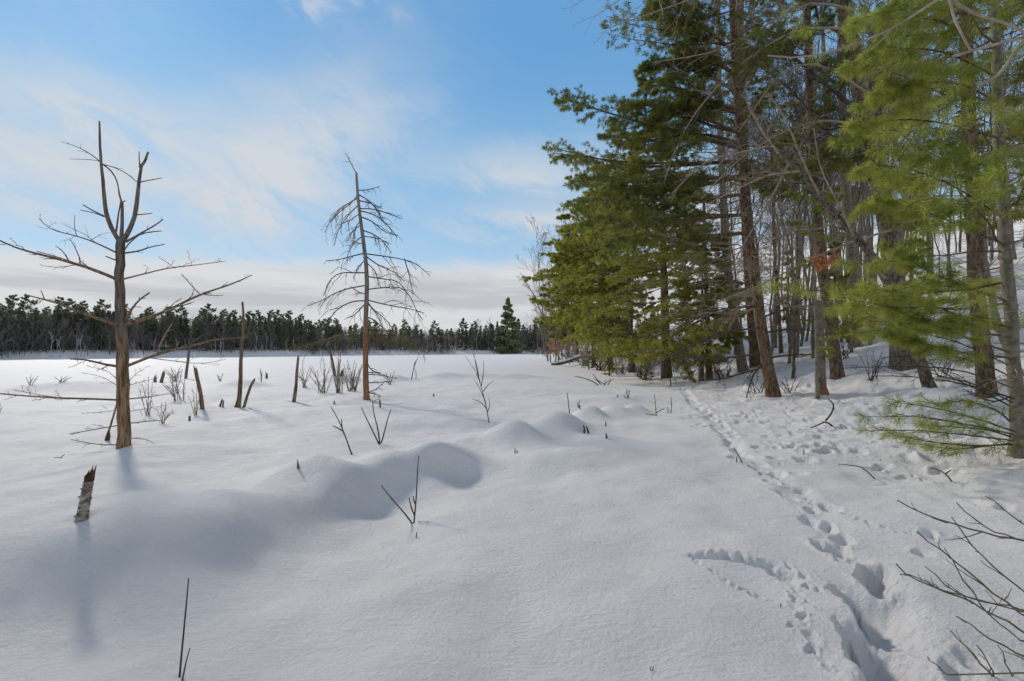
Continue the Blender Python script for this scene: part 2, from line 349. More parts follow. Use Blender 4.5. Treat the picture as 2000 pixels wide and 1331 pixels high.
for i, (x, y, th) in enumerate(pathpts(trail, .30, .05)):
    n = .08 * (1 if i % 2 else -1); dent(x - math.sin(th) * n, y + math.cos(th) * n, random.uniform(.04, .10), .14, .075, th + random.gauss(0, .2))
for x, y, th in pathpts(trail, .35, .05): dent(x, y, .03, .3, .15, th, 2, .2)
def bowl(px, py, dep, rl, rr, ry, p=2.2):
    """a deep print: steep on its left side, running out gently to the right"""
    x, y, _ = G(px, py); k = np.nonzero((np.abs(fx - x) < 1) & (np.abs(fy - y) < 1.2))[0]
    dx = wx[k] - x - .05 * np.sin((wy[k] - y) * 9); dy = wy[k] - y
    q = np.sqrt((dx / np.where(dx < 0, rl, rr)) ** 2 + (dy / ry) ** 2); pw = np.where(dx < 0, 4.5, p)
    dz[k] = np.minimum(dz[k], -dep * np.exp(-q ** pw)) + .10 * dep * np.exp(-((q - 1.45) / .3) ** 2) * (dx < 0)
bowl(1704, 1190, .23, .12, .20, .30); bowl(1694, 1275, .27, .10, .20, .26); bowl(1708, 1128, .16, .10, .13, .17); bowl(1655, 1092, .09, .10, .14, .14); bowl(1745, 1330, .14, .14, .2, .18)
for (px, py, dep, rl, rw) in [(1583, 995, .10, .075, .055), (1618, 1030, .10, .10, .06), (1612, 1072, .13, .14, .07), (1712, 1112, .10, .11, .07), (1722, 1145, .08, .07, .06), (1800, 1082, .06, .10, .06),
        (1722, 915, .08, .12, .07), (1770, 935, .07, .12, .06), (1905, 982, .06, .14, .05), (1960, 990, .05, .12, .06), (1680, 885, .07, .12, .07), (1570, 865, .08, .1, .07), (1640, 880, .06, .14, .07), (1815, 1045, .05, .1, .05),
        (1790, 1250, .05, .1, .06), (1880, 1320, .05, .1, .06), (1900, 1290, .04, .08, .06), (1740, 1300, .07, .10, .07), (1768, 888, .05, .12, .06), (1830, 900, .05, .12, .06), (1460, 852, .07, .1, .07), (1520, 845, .07, .1, .07), (1445, 815, .07, .1, .08)]:
    g = G(px, py); dent(g[0], g[1], dep, rl, rw, random.uniform(-2.4, -1.6) if py > 950 else random.uniform(-.6, .6), 3.2, .15)
for tr, st, dp in [([(1345, 1088), (1380, 1078), (1430, 1080), (1480, 1092), (1530, 1112), (1565, 1130)], .03, .022), ([(1350, 1092), (1385, 1112), (1420, 1138), (1460, 1160), (1500, 1172)], .07, .03),
                   ([(1565, 1135), (1600, 1160), (1635, 1145)], .08, .035), ([(1545, 1150), (1560, 1200), (1580, 1240), (1600, 1275), (1620, 1310)], .05, .024), ([(1462, 905), (1500, 930), (1545, 950), (1590, 985)], .06, .03),
                   ([(1600, 985), (1650, 1005), (1700, 1028), (1760, 1040), (1830, 1050), (1890, 1055)], .07, .025), ([(1500, 905), (1570, 905), (1630, 915)], .08, .02), ([(1600, 870), (1660, 890), (1720, 900), (1700, 880)], .09, .03),
                   ([(1760, 925), (1830, 945), (1900, 950)], .1, .03)]:
    for x, y, th in pathpts(tr, st, .022): dent(x + random.gauss(0, .012), y + random.gauss(0, .012), dp * random.uniform(.4, 1.1), random.uniform(.018, .042), random.uniform(.014, .03), th + random.gauss(0, .5), 2.4, .35)
for x, y, th in pathpts([(1352, 1086), (1400, 1084), (1450, 1090), (1500, 1106), (1550, 1130)], .05, .008): dent(x, y, .038, .085, .045, th, 2.6, .04)
for k in range(420):      # trampled snow under the trees
    px = random.uniform(1290, 1990); py = random.gauss(812, 45)
    if py < 728 or py > 960: continue
    if px < 1420 + (py - 830) * 1.3 and py > 835: continue
    if px < 1340 and py > 800: continue
    g = G(px, py)
    if g[1] < 26: dent(g[0], g[1], random.uniform(.02, .085), random.uniform(.07, .17), random.uniform(.05, .1), random.uniform(0, 3.1), 2.6, .3)
for k in range(60):
    px = random.uniform(1150, 1400); py = random.uniform(722, 765); g = G(px, py)
    if g[1] < 31: dent(g[0], g[1], random.uniform(.03, .07), random.uniform(.1, .2), .1, random.uniform(0, 3), 2.6, .3)
BASES = [(243, 873, .3), (716, 779, .35), (396, 800, .25), (466, 797, .3), (476, 797, .2), (574, 785, .25), (161, 1011, .16), (1512, 777, .5), (1637, 738, .5), (1764, 716, .6), (1820, 762, .5), (1928, 775, .4), (1986, 886, .3), (1302, 740, .6), (808, 1022, .06), (743, 868, .12), (956, 826, .12), (689, 888, .1), (350, 1322, .04)]
for bx, by, bw in BASES:
    q = G(bx, by); d2 = (GX - q[0]) ** 2 + (GY - q[1]) ** 2; GZ += np.where(d2 < 4, .10 * bw * np.exp(-d2 / (2.2 * bw) ** 2) - .24 * bw * np.exp(-d2 / (.62 * bw) ** 2), 0)
tr_ = sstep(1.0, 3.0, fx - np.interp(fy, [0, 3, 6, 9, 12, 20, 30], [1.6, 1.6, 2.2, 2.9, 3.2, 4.5, 6]))
dz += tr_ * .028 * fbm(fx * 3.1, fy * 3.1, 71, 3) * sstep(3, 8, fy)
zz = GZ.ravel(); zz[sel] += dz
# ground sheet
na, nr = A_.shape
idx = np.arange(na * nr).reshape(na, nr)
mb = MB(); mb.add(np.stack([GX, GY, GZ], -1), np.stack([idx[:-1, :-1], idx[1:, :-1], idx[1:, 1:], idx[:-1, 1:]], -1).reshape(-1, 4)[:, ::-1])
gr = mb.build('snow_ground', M['snow']); tag(gr, kind='structure')
# little centre patch closes the sheet under the camera
cm = MB(); ring = np.stack([GX[:, 0], GY[:, 0], GZ[:, 0]], -1); ctr = np.array([[0, 0, float(zf(0, 0))]])
cm.add(np.concatenate([ring, ctr]), np.stack([np.arange(na - 1), np.arange(1, na), np.full(na - 1, na)], 1)[:, ::-1])
o = cm.build('snow_ground_centre', M['snow'], gr)

# ------------------------------------------------------------------ traced wood
def trace(pts, d, slope=0., n=None):
    """photo points at distance d, drifting in depth with length"""
    P = [W(pts[0][0], pts[0][1], d)]; acc = 0
    for a, b in zip(pts[:-1], pts[1:]):
        acc += math.hypot(b[0] - a[0], b[1] - a[1]) / F * d; P.append(W(b[0], b[1], d + slope * acc))
    P = np.array(P)
    n = n or max(5, 2 * len(P))
    s = np.concatenate([[0], np.cumsum(np.linalg.norm(np.diff(P, axis=0), axis=1))]); q = np.linspace(0, s[-1], n)
    # smooth resample (Catmull-like by averaging)
    Q = np.stack([np.interp(q, s, P[:, i]) for i in range(3)], 1)
    Q[1:-1] = .25 * Q[:-2] + .5 * Q[1:-1] + .25 * Q[2:]
    return Q
def stick(mb, pts, d, r0, r1, slope=0., sides=6, jit=.25, twn=0, twr=.35, curve=0., twang=45, lev2=0, twrr=.5, rmin=.0022):
    Q = trace(pts, d, slope); K = len(Q); r = np.linspace(r0, r1, K) / F * d
    Q[1:] += np.cumsum(rng.normal(0, jit * .25, (K - 1, 3)), 0) * r[1:, None]
    tubes(mb, Q, r, sides, rough=.05)
    if twn:
        P1, R1 = spawn(Q[None], r[None], twn, .2, .98, twang, twr, 5, curve, 35, True, .05, rr=twrr, rmin=rmin)
        tubes(mb, P1, R1, 3)
        if lev2:
            P2, R2 = spawn(P1, R1, lev2, .25, .95, 45, .5, 4, curve * .6, 40, True, .05, rr=.7, rmin=rmin * .8); tubes(mb, P2, R2, 3)
    return Q, r
def broken_top(mb, Q, r, sides=7):
    """splintered end of a snapped stem"""
    p = Q[-1]; T = nrm(Q[-1] - Q[-2]); R_ = r[-1]
    for k in range(sides):
        a = 2 * math.pi * k / sides + random.random() * .4; o_ = np.array([math.cos(a), math.sin(a), 0]) * R_ * .62
        h = R_ * random.uniform(.4, 3.2)
        tubes(mb, np.array([p + o_ - T * R_, p + o_, p + o_ * .9 + T * h]), np.array([R_ * .42, R_ * .38, R_ * .06]), 4)

# dead forked tree on the left
B = G(243, 873); D1 = float(B[1])
t = empty('dead_tree', B, 'dead leafless tree with forked top and brown trunk, nearest on the left', 'dead tree')
mb = MB(); tp = [(243, 882), (243, 870), (242, 820), (241, 760), (240, 700), (238, 640), (234, 590), (233, 540), (235, 500), (236, 466)]
Q = trace(tp, D1, 0, 26); rr_ = np.interp(np.linspace(0, 1, 26), [0, .06, .5, .62, .66, 1], [13.5, 11.2, 10.2, 9.8, 8.8, 7.2]) / F * D1
Q += rng.normal(0, .006, Q.shape); tubes(mb, Q, rr_, 14, rough=.045)
for (py, s_) in [(718, 1), (782, -1), (632, 1), (545, -1)]: pass
mb.build('trunk', M['bark_forked'], t, B)
T1 = [([(235, 474), (224, 458), (212, 435), (204, 405), (203, 360), (199, 320), (197, 280), (196, 238)], 5.4, 1.9, 0), ([(237, 474), (248, 460), (260, 430), (266, 390), (270, 350), (274, 325)], 5.4, 3.2, 0),
      ([(273, 328), (282, 318), (290, 298)], 3.4, 2.3, 0), ([(273, 328), (272, 312), (272, 296)], 1.8, 1, 0), ([(237, 472), (238, 430), (238, 395)], 4.0, 3.0, 0), ([(238, 398), (233, 382), (231, 371)], 2.4, 1.8, 0), ([(238, 396), (245, 392)], 1.5, 1, 0),
      ([(226, 455), (229, 430), (234, 405), (236, 394)], 2.2, 1.5, 0), ([(199, 320), (218, 334), (230, 356), (236, 393)], 1.7, 1.3, 0), ([(198, 318), (175, 299), (150, 286), (120, 277)], 1.5, .5, 1), ([(198, 316), (180, 312), (136, 311)], .9, .5, 0),
      ([(200, 321), (230, 329), (252, 342), (267, 356)], 1.2, 1.0, 1), ([(270, 357), (295, 352), (316, 348)], 1.5, .9, 0), ([(266, 420), (285, 419), (298, 417)], 1.6, 1.1, 0), ([(204, 423), (180, 411), (162, 400)], 2.0, 1.4, 0), ([(204, 424), (185, 416), (157, 411)], 1.4, .9, 0),
      ([(246, 472), (272, 458), (300, 443), (318, 429)], 2.6, 1.3, 1), ([(246, 474), (270, 460), (290, 454), (316, 452)], 2.0, 1.2, 0), ([(242, 490), (252, 474), (268, 462)], 1.8, 1.2, 0), ([(243, 495), (270, 491), (295, 482), (321, 478)], 2.2, 1.1, 1), ([(228, 509), (214, 504), (207, 501)], 1.9, 1.6, 0),
      ([(229, 495), (200, 480), (160, 464), (100, 450), (88, 441), (76, 427)], 2.2, .8, 4), ([(150, 462), (145, 445), (146, 420)], 1, .5, 0), ([(228, 546), (190, 530), (140, 513), (90, 500), (35, 486), (-15, 463)], 3.9, 1.6, 5), ([(170, 524), (125, 505), (72, 491)], 2.0, 1.1, 1), ([(134, 509), (122, 490), (108, 480)], 1.5, .8, 1), ([(150, 517), (115, 524), (80, 519)], 1, .5, 2),
      ([(240, 546), (280, 536), (320, 525), (375, 519), (440, 511)], 2.3, .7, 4), ([(340, 523), (325, 512), (310, 502)], .8, .5, 1), ([(242, 634), (290, 621), (330, 606), (380, 580), (410, 568), (450, 556), (492, 537)], 4.6, 1.0, 6), ([(392, 577), (372, 556), (354, 535)], 1.4, .9, 2), ([(392, 575), (415, 578), (436, 577)], 1.3, .8, 1), ([(320, 609), (345, 600), (380, 590)], 1.5, .8, 1),
      ([(243, 632), (254, 606), (270, 585), (292, 571)], 3.0, 1.8, 3), ([(234, 637), (205, 626), (160, 611), (112, 592), (85, 585), (48, 576)], 3.9, 1.2, 3), ([(87, 585), (83, 576), (80, 568)], 1.4, 1, 0), ([(236, 718), (200, 711), (165, 703), (137, 702)], 3.2, 1.5, 3), ([(160, 707), (146, 715), (133, 718)], .9, .6, 0),
      ([(246, 716), (285, 700), (320, 688), (380, 674), (430, 661), (487, 660)], 3.4, 1.0, 6), ([(306, 694), (312, 672), (324, 652), (335, 633)], 2.3, 1.3, 3), ([(290, 699), (340, 706), (400, 712), (440, 702)], 1.3, .5, 3), ([(236, 782), (180, 779), (110, 778), (50, 774), (-30, 766)], 2.6, 1.4, 5), ([(120, 778), (70, 771), (25, 761)], 1.4, .7, 2), ([(246, 780), (290, 776), (332, 769)], 2.0, .8, 3),
      ([(238, 830), (190, 838), (136, 848)], 1.6, 1.1, 3), ([(246, 828), (290, 823), (320, 821)], 1.6, .9, 2), ([(240, 869), (190, 870), (138, 859)], 1.5, .9, 3), ([(246, 856), (284, 857), (302, 867)], 1.3, .7, 1),
      ([(236, 752), (215, 725), (170, 716)], .9, .4, 3), ([(244, 760), (258, 735), (290, 715)], .9, .4, 3), ([(244, 755), (280, 745), (310, 738)], .8, .4, 2), ([(236, 758), (200, 735), (158, 728)], .9, .4, 2), ([(236, 800), (205, 805), (160, 808)], .8, .4, 3), ([(244, 805), (280, 800), (320, 792)], .8, .4, 3)]
for i, (pts, ra, rb, tw) in enumerate(T1):
    mb = MB(); tall = i < 9
    stick(mb, pts, D1, ra * .84, rb * .8, 0.0 if tall else rng.uniform(-.45, .45), 8 if ra > 3 else 5, .45, tw + (3 if tw else 0), .26, rng.uniform(-.15, .15), 42, 3 if tw > 1 else 0, .5, .0022)
    mb.build('branch', M['bark_weathered'] if (pts[0][1] < 520) else M['bark_dead'] if ra > 2.5 else M['twig_light'] if pts[0][1] > 600 and i % 2 else M['twig_grey'], t, B)

# dead drooping larch, centre left
B = G(716, 779); D2 = float(B[1])
t = empty('dead_tree', B, 'tall slim dead tree with curved drooping bare branches, centre left', 'dead tree')
mb = MB(); Q = trace([(717, 786), (716, 778), (714, 740), (714, 699), (714, 650), (715, 606), (717, 560), (715, 513), (709, 466), (704, 429), (699, 387), (696, 338)], D2, 0, 30)
rr_ = np.interp(np.linspace(0, 1, 30), [0, .04, .35, .7, .97, 1], [7.4, 5.7, 4.8, 3.6, 2.5, 1.9]) / F * D2; tubes(mb, Q, rr_, 10, rough=.04); broken_top(mb, Q, rr_, 4)
mb.build('trunk', M['bark_larch'], t, B)
T2 = [[(695, 337), (688, 325), (676, 300)], [(698, 388), (672, 402), (648, 425), (634, 455)], [(701, 400), (682, 418), (660, 448), (653, 480)], [(699, 380), (690, 395), (665, 412), (640, 440)], [(702, 418), (682, 432), (662, 440)], [(705, 440), (688, 450), (676, 475)], [(704, 432), (692, 445), (688, 480)],
      [(708, 462), (695, 470), (680, 492), (677, 510)], [(709, 476), (700, 476), (685, 470)], [(712, 495), (690, 500), (662, 508), (636, 510)], [(714, 533), (690, 533), (662, 532), (642, 548), (632, 578)], [(716, 558), (686, 562), (655, 572), (628, 588), (602, 598)], [(716, 576), (698, 570), (684, 560)], [(715, 588), (690, 588), (668, 598), (650, 612), (636, 640), (618, 655)], [(715, 592), (702, 606), (690, 618), (676, 622)],
      [(698, 372), (716, 372), (741, 365)], [(699, 380), (718, 390), (734, 406), (748, 432)], [(700, 392), (726, 398), (742, 408), (746, 402)], [(702, 408), (730, 408), (760, 418), (786, 428)], [(702, 412), (735, 420), (758, 440), (776, 464)], [(704, 424), (728, 432), (750, 455), (778, 460)], [(706, 450), (725, 455), (748, 470), (765, 495)], [(708, 462), (740, 465), (760, 478)],
      [(713, 496), (745, 500), (785, 506), (815, 515), (840, 540)], [(714, 500), (740, 520), (770, 530), (790, 550)], [(716, 540), (745, 545), (780, 548), (796, 575)], [(717, 566), (748, 562), (785, 560), (806, 585), (808, 600), (826, 625)], [(716, 586), (738, 592), (765, 598), (800, 603), (828, 612)], [(716, 590), (730, 606), (752, 622), (765, 640)], [(716, 588), (735, 612), (748, 640)], [(715, 620), (728, 622), (745, 638), (760, 655)],
      [(716, 506), (700, 520), (690, 545)], [(716, 514), (735, 530), (740, 560)], [(790, 506), (800, 540), (806, 575)],
      [(717, 728), (735, 728), (752, 733)], [(717, 748), (735, 748), (765, 745)], [(717, 732), (740, 732), (775, 740)], [(717, 768), (738, 760), (752, 744)], [(717, 768), (730, 768), (746, 776)], [(716, 708), (724, 722), (736, 729), (744, 728)]]
for i, pts in enumerate(T2):
    mb = MB(); n = len(pts)
    stick(mb, pts, D2, 1.35 if n > 3 else 1.1, .6, rng.uniform(-.6, .6), 5, .2, 7 if 0 < i < 34 else 4, .50, -.42, 48, 2, .7, .0042)
    mb.build('branch', M['twig'] if i > 8 else M['twig_grey'], t, B)
for i, pts in enumerate([[(714, 640), (680, 650), (640, 663), (600, 674), (565, 686)], [(714, 636), (740, 645), (780, 652), (815, 668)], [(716, 650), (745, 655), (790, 662), (835, 690)], [(714, 645), (690, 652), (655, 664), (640, 668)], [(716, 640), (735, 650), (755, 672)], [(716, 655), (745, 668), (775, 675)], [(714, 652), (735, 662), (770, 664)]]):
    mb = MB(); stick(mb, pts, D2, 1.3, .6, rng.uniform(-.7, .7), 5, .3, 13, .44, -.38, 50, 3, .8, .005)
    mb.build('branch', M['twig_moss'], t, B)

# ------------------------------------------------------------------ snags, stumps and sticks standing in the snow
def snag(pts, ra, rb, label, mat='bark_weathered', name='snag', cat='snag', group=None, extra=(), top=True, sides=8, jit=.3, sink=6):
    B = G(*pts[0]); d = float(B[1]); mb = MB(); p0 = (pts[0][0] - (pts[1][0] - pts[0][0]) * .05, pts[0][1] + sink)
    Q, r = stick(mb, [p0] + list(pts), d, ra, rb, rng.uniform(-.1, .1), sides, jit)
    if top: broken_top(mb, Q, r, 5)
    for e, ea, eb in extra:
        Q, r = stick(mb, e, d + rng.uniform(-.1, .1), ea, eb, 0, 6, .3)
    o = mb.build(name, M[mat], None, B); return tag(o, label, cat, group)
# birch snag with torn bark
B = G(161, 1011); d = float(B[1]); t = empty('birch_snag', B, 'short broken birch snag with peeling white bark on the snow mound at left', 'snag')
mb = MB(); Q = trace([(159, 1022), (162, 1005), (168, 970), (173, 940)], d, 0, 16); r = np.interp(np.linspace(0, 1, 16), [0, .2, 1], [12, 9, 8]) / F * d
tubes(mb, Q, r, 14, rough=.10)
for k in range(34):     # curls of loose bark
    i = rng.integers(1, 15); a = rng.random() * 6.28; dr = np.array([math.cos(a), math.sin(a), 0]); c = Q[i] + dr * r[i] * .95; tg = np.array([-dr[1], dr[0], 0]); wv = rng.uniform(.008, .02); hv = rng.uniform(.008, .022); out = rng.uniform(.004, .016)
    V = [c - tg * wv, c + tg * wv, c + tg * wv * .8 + dr * out + [0, 0, hv], c - tg * wv * .7 + dr * out * .4 + [0, 0, hv]]
    mb.add(V, [[0, 1, 2, 3]])
mb.build('bark', M['birch_white'], t, B, False)
mb = MB(); Q = trace([(172, 948), (174, 936), (176, 930)], d, 0, 6); r = np.full(6, 7.6) / F * d; tubes(mb, Q, r, 12, cap=True, rough=.08); broken_top(mb, Q, r * 1.1, 9)
mb.build('broken_top', M['snag_rotten'], t, B, False)
snag([(396, 800), (392, 775), (386, 745), (381, 722)], 4.0, 3.2, 'leaning dark pole tilted to the left between the forked dead tree and the tallest pole', 'bark_dead')
snag([(466, 797), (471, 745), (471, 710), (475, 660), (477, 630), (474, 592)], 4.6, 2.0, 'tallest thin dead pole, slightly crooked, rising above the far treeline', 'bark_dead', extra=[([(459, 798), (463, 785), (469, 768)], 2.6, 2)])
snag([(476, 797), (482, 775), (488, 755), (495, 742)], 3.0, 2.4, 'short bent pole leaning right beside the tallest pole', 'bark_dead')
snag([(574, 785), (577, 760), (580, 725), (583, 698)], 3.8, 2.2, 'straight dark pole standing alone left of the drooping dead tree', 'bark_dead')
snag([(362, 740), (366, 715), (370, 682)], 2.8, 2.2, 'pale grey broken snag with whitish top behind the bushes', 'bark_weathered')
snag([(654, 735), (650, 710), (645, 684)], 3.0, 2.0, 'pale broken snag leaning left among the bushes behind the drooping tree', 'bark_weathered')
snag([(429, 796), (432, 786), (434, 780)], 2.4, 1.4, 'left one of two tiny dark pointed stubs beside the crooked pole', 'snag_rotten', 'stub', 'stub', top=False)
snag([(435, 797), (436, 788), (437, 782)], 1.9, 1.3, 'right one of two tiny dark pointed stubs beside the crooked pole', 'snag_rotten', 'stub', 'stub', top=False)
snag([(370, 823), (370, 813)], 2.4, 1.8, 'single tiny brown stub right of the forked dead tree', 'snag_rotten', 'stub', 'stub', top=False)
snag([(210, 861), (211, 854), (212, 848)], 4.2, 2.8, 'broken brown stump just left of the forked dead tree base', 'snag_rotten', 'stump', 'stump')
snag([(205, 861), (215, 835), (228, 790)], 2.0, 1.5, 'thin stick leaning against the forked dead tree', 'bark_orange', 'stick', 'stick', top=False)
snag([(303, 747), (303, 738)], 3.2, 2.6, 'low stump with small splinters far left', 'bark_weathered', 'stump', 'stump')
snag([(315, 748), (319, 730)], 3.6, 2.6, 'tilted grey stump beside the low splintered stump far left', 'bark_weathered', 'stump', 'stump')
snag([(521, 740), (521, 731)], 3.0, 2.0, 'small stump on a snowy rise between two poles', 'bark_weathered', 'stump', 'stump')
snag([(667, 735), (668, 727)], 3.2, 2.4, 'small dark stump poking from the rise behind the bushes', 'snag_rotten', 'stump', 'stump')
snag([(661, 735), (661, 722)], 1.3, 1.0, 'thin dark stub beside the pale left-leaning snag', 'twig', 'stub', 'stub')
snag([(743, 797), (742, 783)], 2.0, 1.6, 'short upright stub right of the drooping dead tree base', 'bark_dead', 'stub', 'stub')
snag([(652, 790), (653, 786)], 3.0, 1.6, 'tiny snow capped stub left of the drooping dead tree', 'twig_grey', 'stub', 'stub')
snag([(583, 915), (582, 905), (580, 898)], 4.0, .5, 'pointed wooden spike on a snowy hummock in the middle left', 'bark_weathered', 'stub', 'stub', top=False)
snag([(1006, 886), (1006, 876)], 1.8, .4, 'left tiny splinter of the pair on the smooth hummock', 'snag_rotten', 'stub', 'stub', top=False)
snag([(1010, 886), (1010, 879)], 1.8, .5, 'right tiny splinter of the pair on the smooth hummock', 'snag_rotten', 'stub', 'stub', top=False)
snag([(1141, 847), (1142, 838), (1140, 832)], 2.6, 1.2, 'dark broken stub, left of the two close together by the snowy humps', 'snag_rotten', 'stub', 'stub')
snag([(1149, 847), (1147, 838), (1145, 834)], 2.2, 1.4, 'dark leaning stub, right of the two close together by the snowy humps', 'snag_rotten', 'stub', 'stub')
snag([(1183, 833), (1183, 824)], 2.0, 1.0, 'yellowish pointed stub behind the others near the snowy humps', 'bark_orange', 'stub', 'stub', top=False)
snag([(1185, 857), (1184, 848)], 3.0, 1.4, 'dark stub nearest the viewer by the snowy humps', 'snag_rotten', 'stub', 'stub')
snag([(1133, 800), (1132, 792)], 1.2, .9, 'tiny dark stub on top of a small snowy hump', 'snag_rotten', 'stub', 'stub', top=False)
snag([(847, 775), (847, 770)], 1.6, 1.2, 'very small dark stub alone on the middle snow', 'snag_rotten', 'stub', 'stub', top=False)
# ------------------------------------------------------------------ twiggy plants
def plant(base, stems, label, mat='twig', name='sapling', cat='sapling', group=None, tw=0, lev=0, curve=0., r=(1.3, .6), slope=None, twr=.35, rmin=.0022, twang=38):
    B = G(*base); d = float(B[1]); mb = MB()
    for s in stems:
        f = 1.0 if len(s) < 3 or not isinstance(s[-1], float) else s[-1]
        pts = [p for p in s if not isinstance(p, float)]
        if abs(pts[0][0] - base[0]) < 1 and abs(pts[0][1] - base[1]) < 1: pts[0] = (base[0], base[1] + 5)
        stick(mb, pts, d, r[0] * f, r[1] * f, rng.uniform(-.35, .35) if slope is None else slope, 5, .25, tw, twr, curve, twang, lev, .65, rmin)
    o = mb.build(name, M[mat], None, B); return tag(o, label, cat, group)
plant((350, 1322), [[(350, 1322), (356, 1260), (362, 1200), (368, 1130)]], 'tall single thin twig with buds at the bottom left', 'twig', 'twig', 'twig', tw=0, r=(2.1, 1.3))
B = G(354, 1331); 
plant((354, 1335), [[(354, 1335), (362, 1298), (371, 1266)]], 'short thin twig beside the tall single twig at the bottom left', 'twig', 'twig', 'twig', r=(1.8, 1.0))
plant((808, 1022), [[(808, 1022), (790, 1002), (765, 975), (745, 949)], [(808, 1022), (813, 980), (815, 930), (818, 890)], [(810, 1008), (802, 990), (799, 972)], [(812, 985), (808, 978), (807, 970)]], 'forked V-shaped bare sapling on the smooth foreground snow', tw=0, r=(1.7, .9))
plant((812, 1052), [[(812, 1052), (814, 1040)]], 'tiny twig stub just below the V-shaped sapling', name='twig', cat='twig', r=(1.4, .9))
plant((689, 888), [[(689, 888), (676, 858), (664, 825), (646, 795)], [(672, 848), (668, 838), (667, 818)], [(668, 842), (660, 836), (649, 832)], [(689, 888), (668, 888), (646, 887)]], 'left-leaning bare sapling with short side twigs, middle foreground', r=(1.5, .8))
plant((743, 868), [[(743, 868), (728, 842), (714, 815), (706, 797)], [(743, 868), (738, 835), (730, 810), (728, 785)], [(745, 865), (752, 840), (758, 815), (764, 800)]], 'fan of three bare stems rising from behind a snow drift', r=(1.6, .8))
plant((956, 826), [[(956, 826), (950, 795), (940, 755), (930, 725), (908, 695)], [(935, 738), (932, 715), (924, 690)], [(938, 748), (930, 720), (926, 692)], [(940, 755), (945, 725), (944, 705)], [(944, 765), (955, 750), (964, 745)], [(951, 800), (940, 785), (922, 780)], [(952, 805), (958, 790), (954, 778)], [(948, 785), (938, 760), (926, 742)]], 'tall slender bare sapling with upswept twigs in the centre', r=(1.0, .35), tw=3, twr=.14)
plant((1113, 808), [[(1113, 808), (1110, 785), (1108, 768)]], 'straight thin twig left of the line of snowy humps', name='twig', cat='twig', r=(1.1, .7))
plant((1130, 797), [[(1130, 797), (1132, 782)], [(1129, 795), (1128, 786)]], 'small curled dry weed on a snowy hump', name='weed', cat='weed', r=(1, .6), tw=3)
plant((1226, 778), [[(1226, 778), (1224, 760)], [(1226, 778), (1230, 762)], [(1226, 778), (1218, 772)], [(1204, 778), (1208, 770)]], 'small tuft of dry weeds right of the snowy humps', name='weed', cat='weed', tw=4, r=(1, .6))
plant((1282, 812), [[(1282, 812), (1280, 790), (1278, 770)], [(1283, 812), (1272, 810), (1260, 808)], [(1282, 806), (1290, 802), (1298, 798)]], 'thin upright weed with side twigs left of the trampled trail', name='weed', cat='weed', tw=4, r=(1, .5))
plant((1310, 808), [[(1310, 808), (1312, 790), (1310, 775)], [(1305, 808), (1304, 795)]], 'faint dry weed close to the trampled trail', name='weed', cat='weed', tw=5, r=(.9, .5))
plant((803, 741), [[(803, 741), (808, 718), (816, 700)], [(808, 722), (811, 705)]], 'pair of thin dark sticks leaning right beyond the drooping dead tree', name='stick', cat='stick', r=(1.1, .6))
plant((812, 740), [[(812, 740), (813, 730), (811, 722)]], 'short thin stick beside the leaning dark sticks', name='stick', cat='stick', r=(.9, .5))
# bushes
def bush(base, w_, h, n, label, mat='twig_grey', group='bare bushes on the snow at left', tw=4):
    B = G(*base); d = float(B[1]); mb = MB()
    for k in range(n):
        x0 = base[0] + rng.uniform(-.16, .16) * w_; a = rng.uniform(-1, 1); x1 = base[0] + a * w_ * .5 + rng.normal(0, 2); h_ = h * rng.uniform(.55, 1) * (1 - .25 * a * a)
        stick(mb, [(x0, base[1] + 3), (x0 * .6 + x1 * .4, base[1] - h_ * .45), (x1, base[1] - h_)], d, .9, .4, rng.uniform(-.5, .5), 4, .3, tw, .3, .1, 30, 1, .7, .0045)
    o = mb.build('bush', M[mat], None, B); return tag(o, label, 'bush', group)
bush((350, 783), 70, 62, 12, 'bare grey bush just behind the pale whitish snag')
bush((322, 828), 46, 45, 6, 'small low bare bush right of the forked dead tree')
bush((290, 812), 40, 80, 6, 'slim bare bush behind the forked dead tree trunk')
bush((382, 812), 24, 78, 4, 'few upright thin stems beside the leaning dark pole')
bush((345, 746), 50, 40, 8, 'small distant bare bush behind the others at left')
bush((597, 758), 40, 56, 6, 'thin pale stems right behind the straight dark pole')
bush((632, 768), 60, 70, 9, 'wide bare bush with crossing pale stems left of the pale leaning snag')
bush((662, 768), 36, 82, 12, 'tall upright bare bush in front of the pale leaning snag')
bush((688, 765), 46, 66, 16, 'dense fan-shaped bare bush just left of the drooping dead tree')
bush((510, 747), 8, 34, 3, 'lone group of thin upright stems right of the tallest pole')
bush((430, 745), 16, 24, 3, 'faint small stems left of the tallest pole')
bush((62, 752), 34, 24, 4, 'sparse twigs on the snowy rise at far left')
bush((118, 748), 40, 16, 5, 'low sparse twigs right of the snowy rise at far left')
bush((-2, 808), 16, 26, 4, 'small twigs at the left edge of the picture')
bush((760, 752), 18, 40, 3, 'faint thin stems right of the drooping dead tree')
bush((1180, 752), 50, 18, 6, 'small bare shrub on the snow left of the green pines', tw=5)
plant((1175, 753), [[(1175, 753), (1160, 746), (1138, 738), (1122, 735)], [(1172, 750), (1165, 740), (1158, 732)]], 'fallen bare branch lying on the snow left of the trail', name='branch', cat='fallen branch', r=(1.2, .6), tw=5)
plant((1311, 754), [[(1311, 754), (1308, 735)]], 'short stick standing by the foot of the green pine trunk', name='stick', cat='stick', r=(1.4, 1.0))
plant((1452, 905), [[(1452, 905), (1443, 890), (1434, 876)], [(1439, 903), (1439, 892)]], 'two tiny twigs at the edge of the trail bend', name='twig', cat='twig', r=(1.2, .8))
plant((1570, 888), [[(1570, 888), (1570, 876)]], 'single tiny upright twig right of the trail', name='twig', cat='twig', r=(1.1, .8))
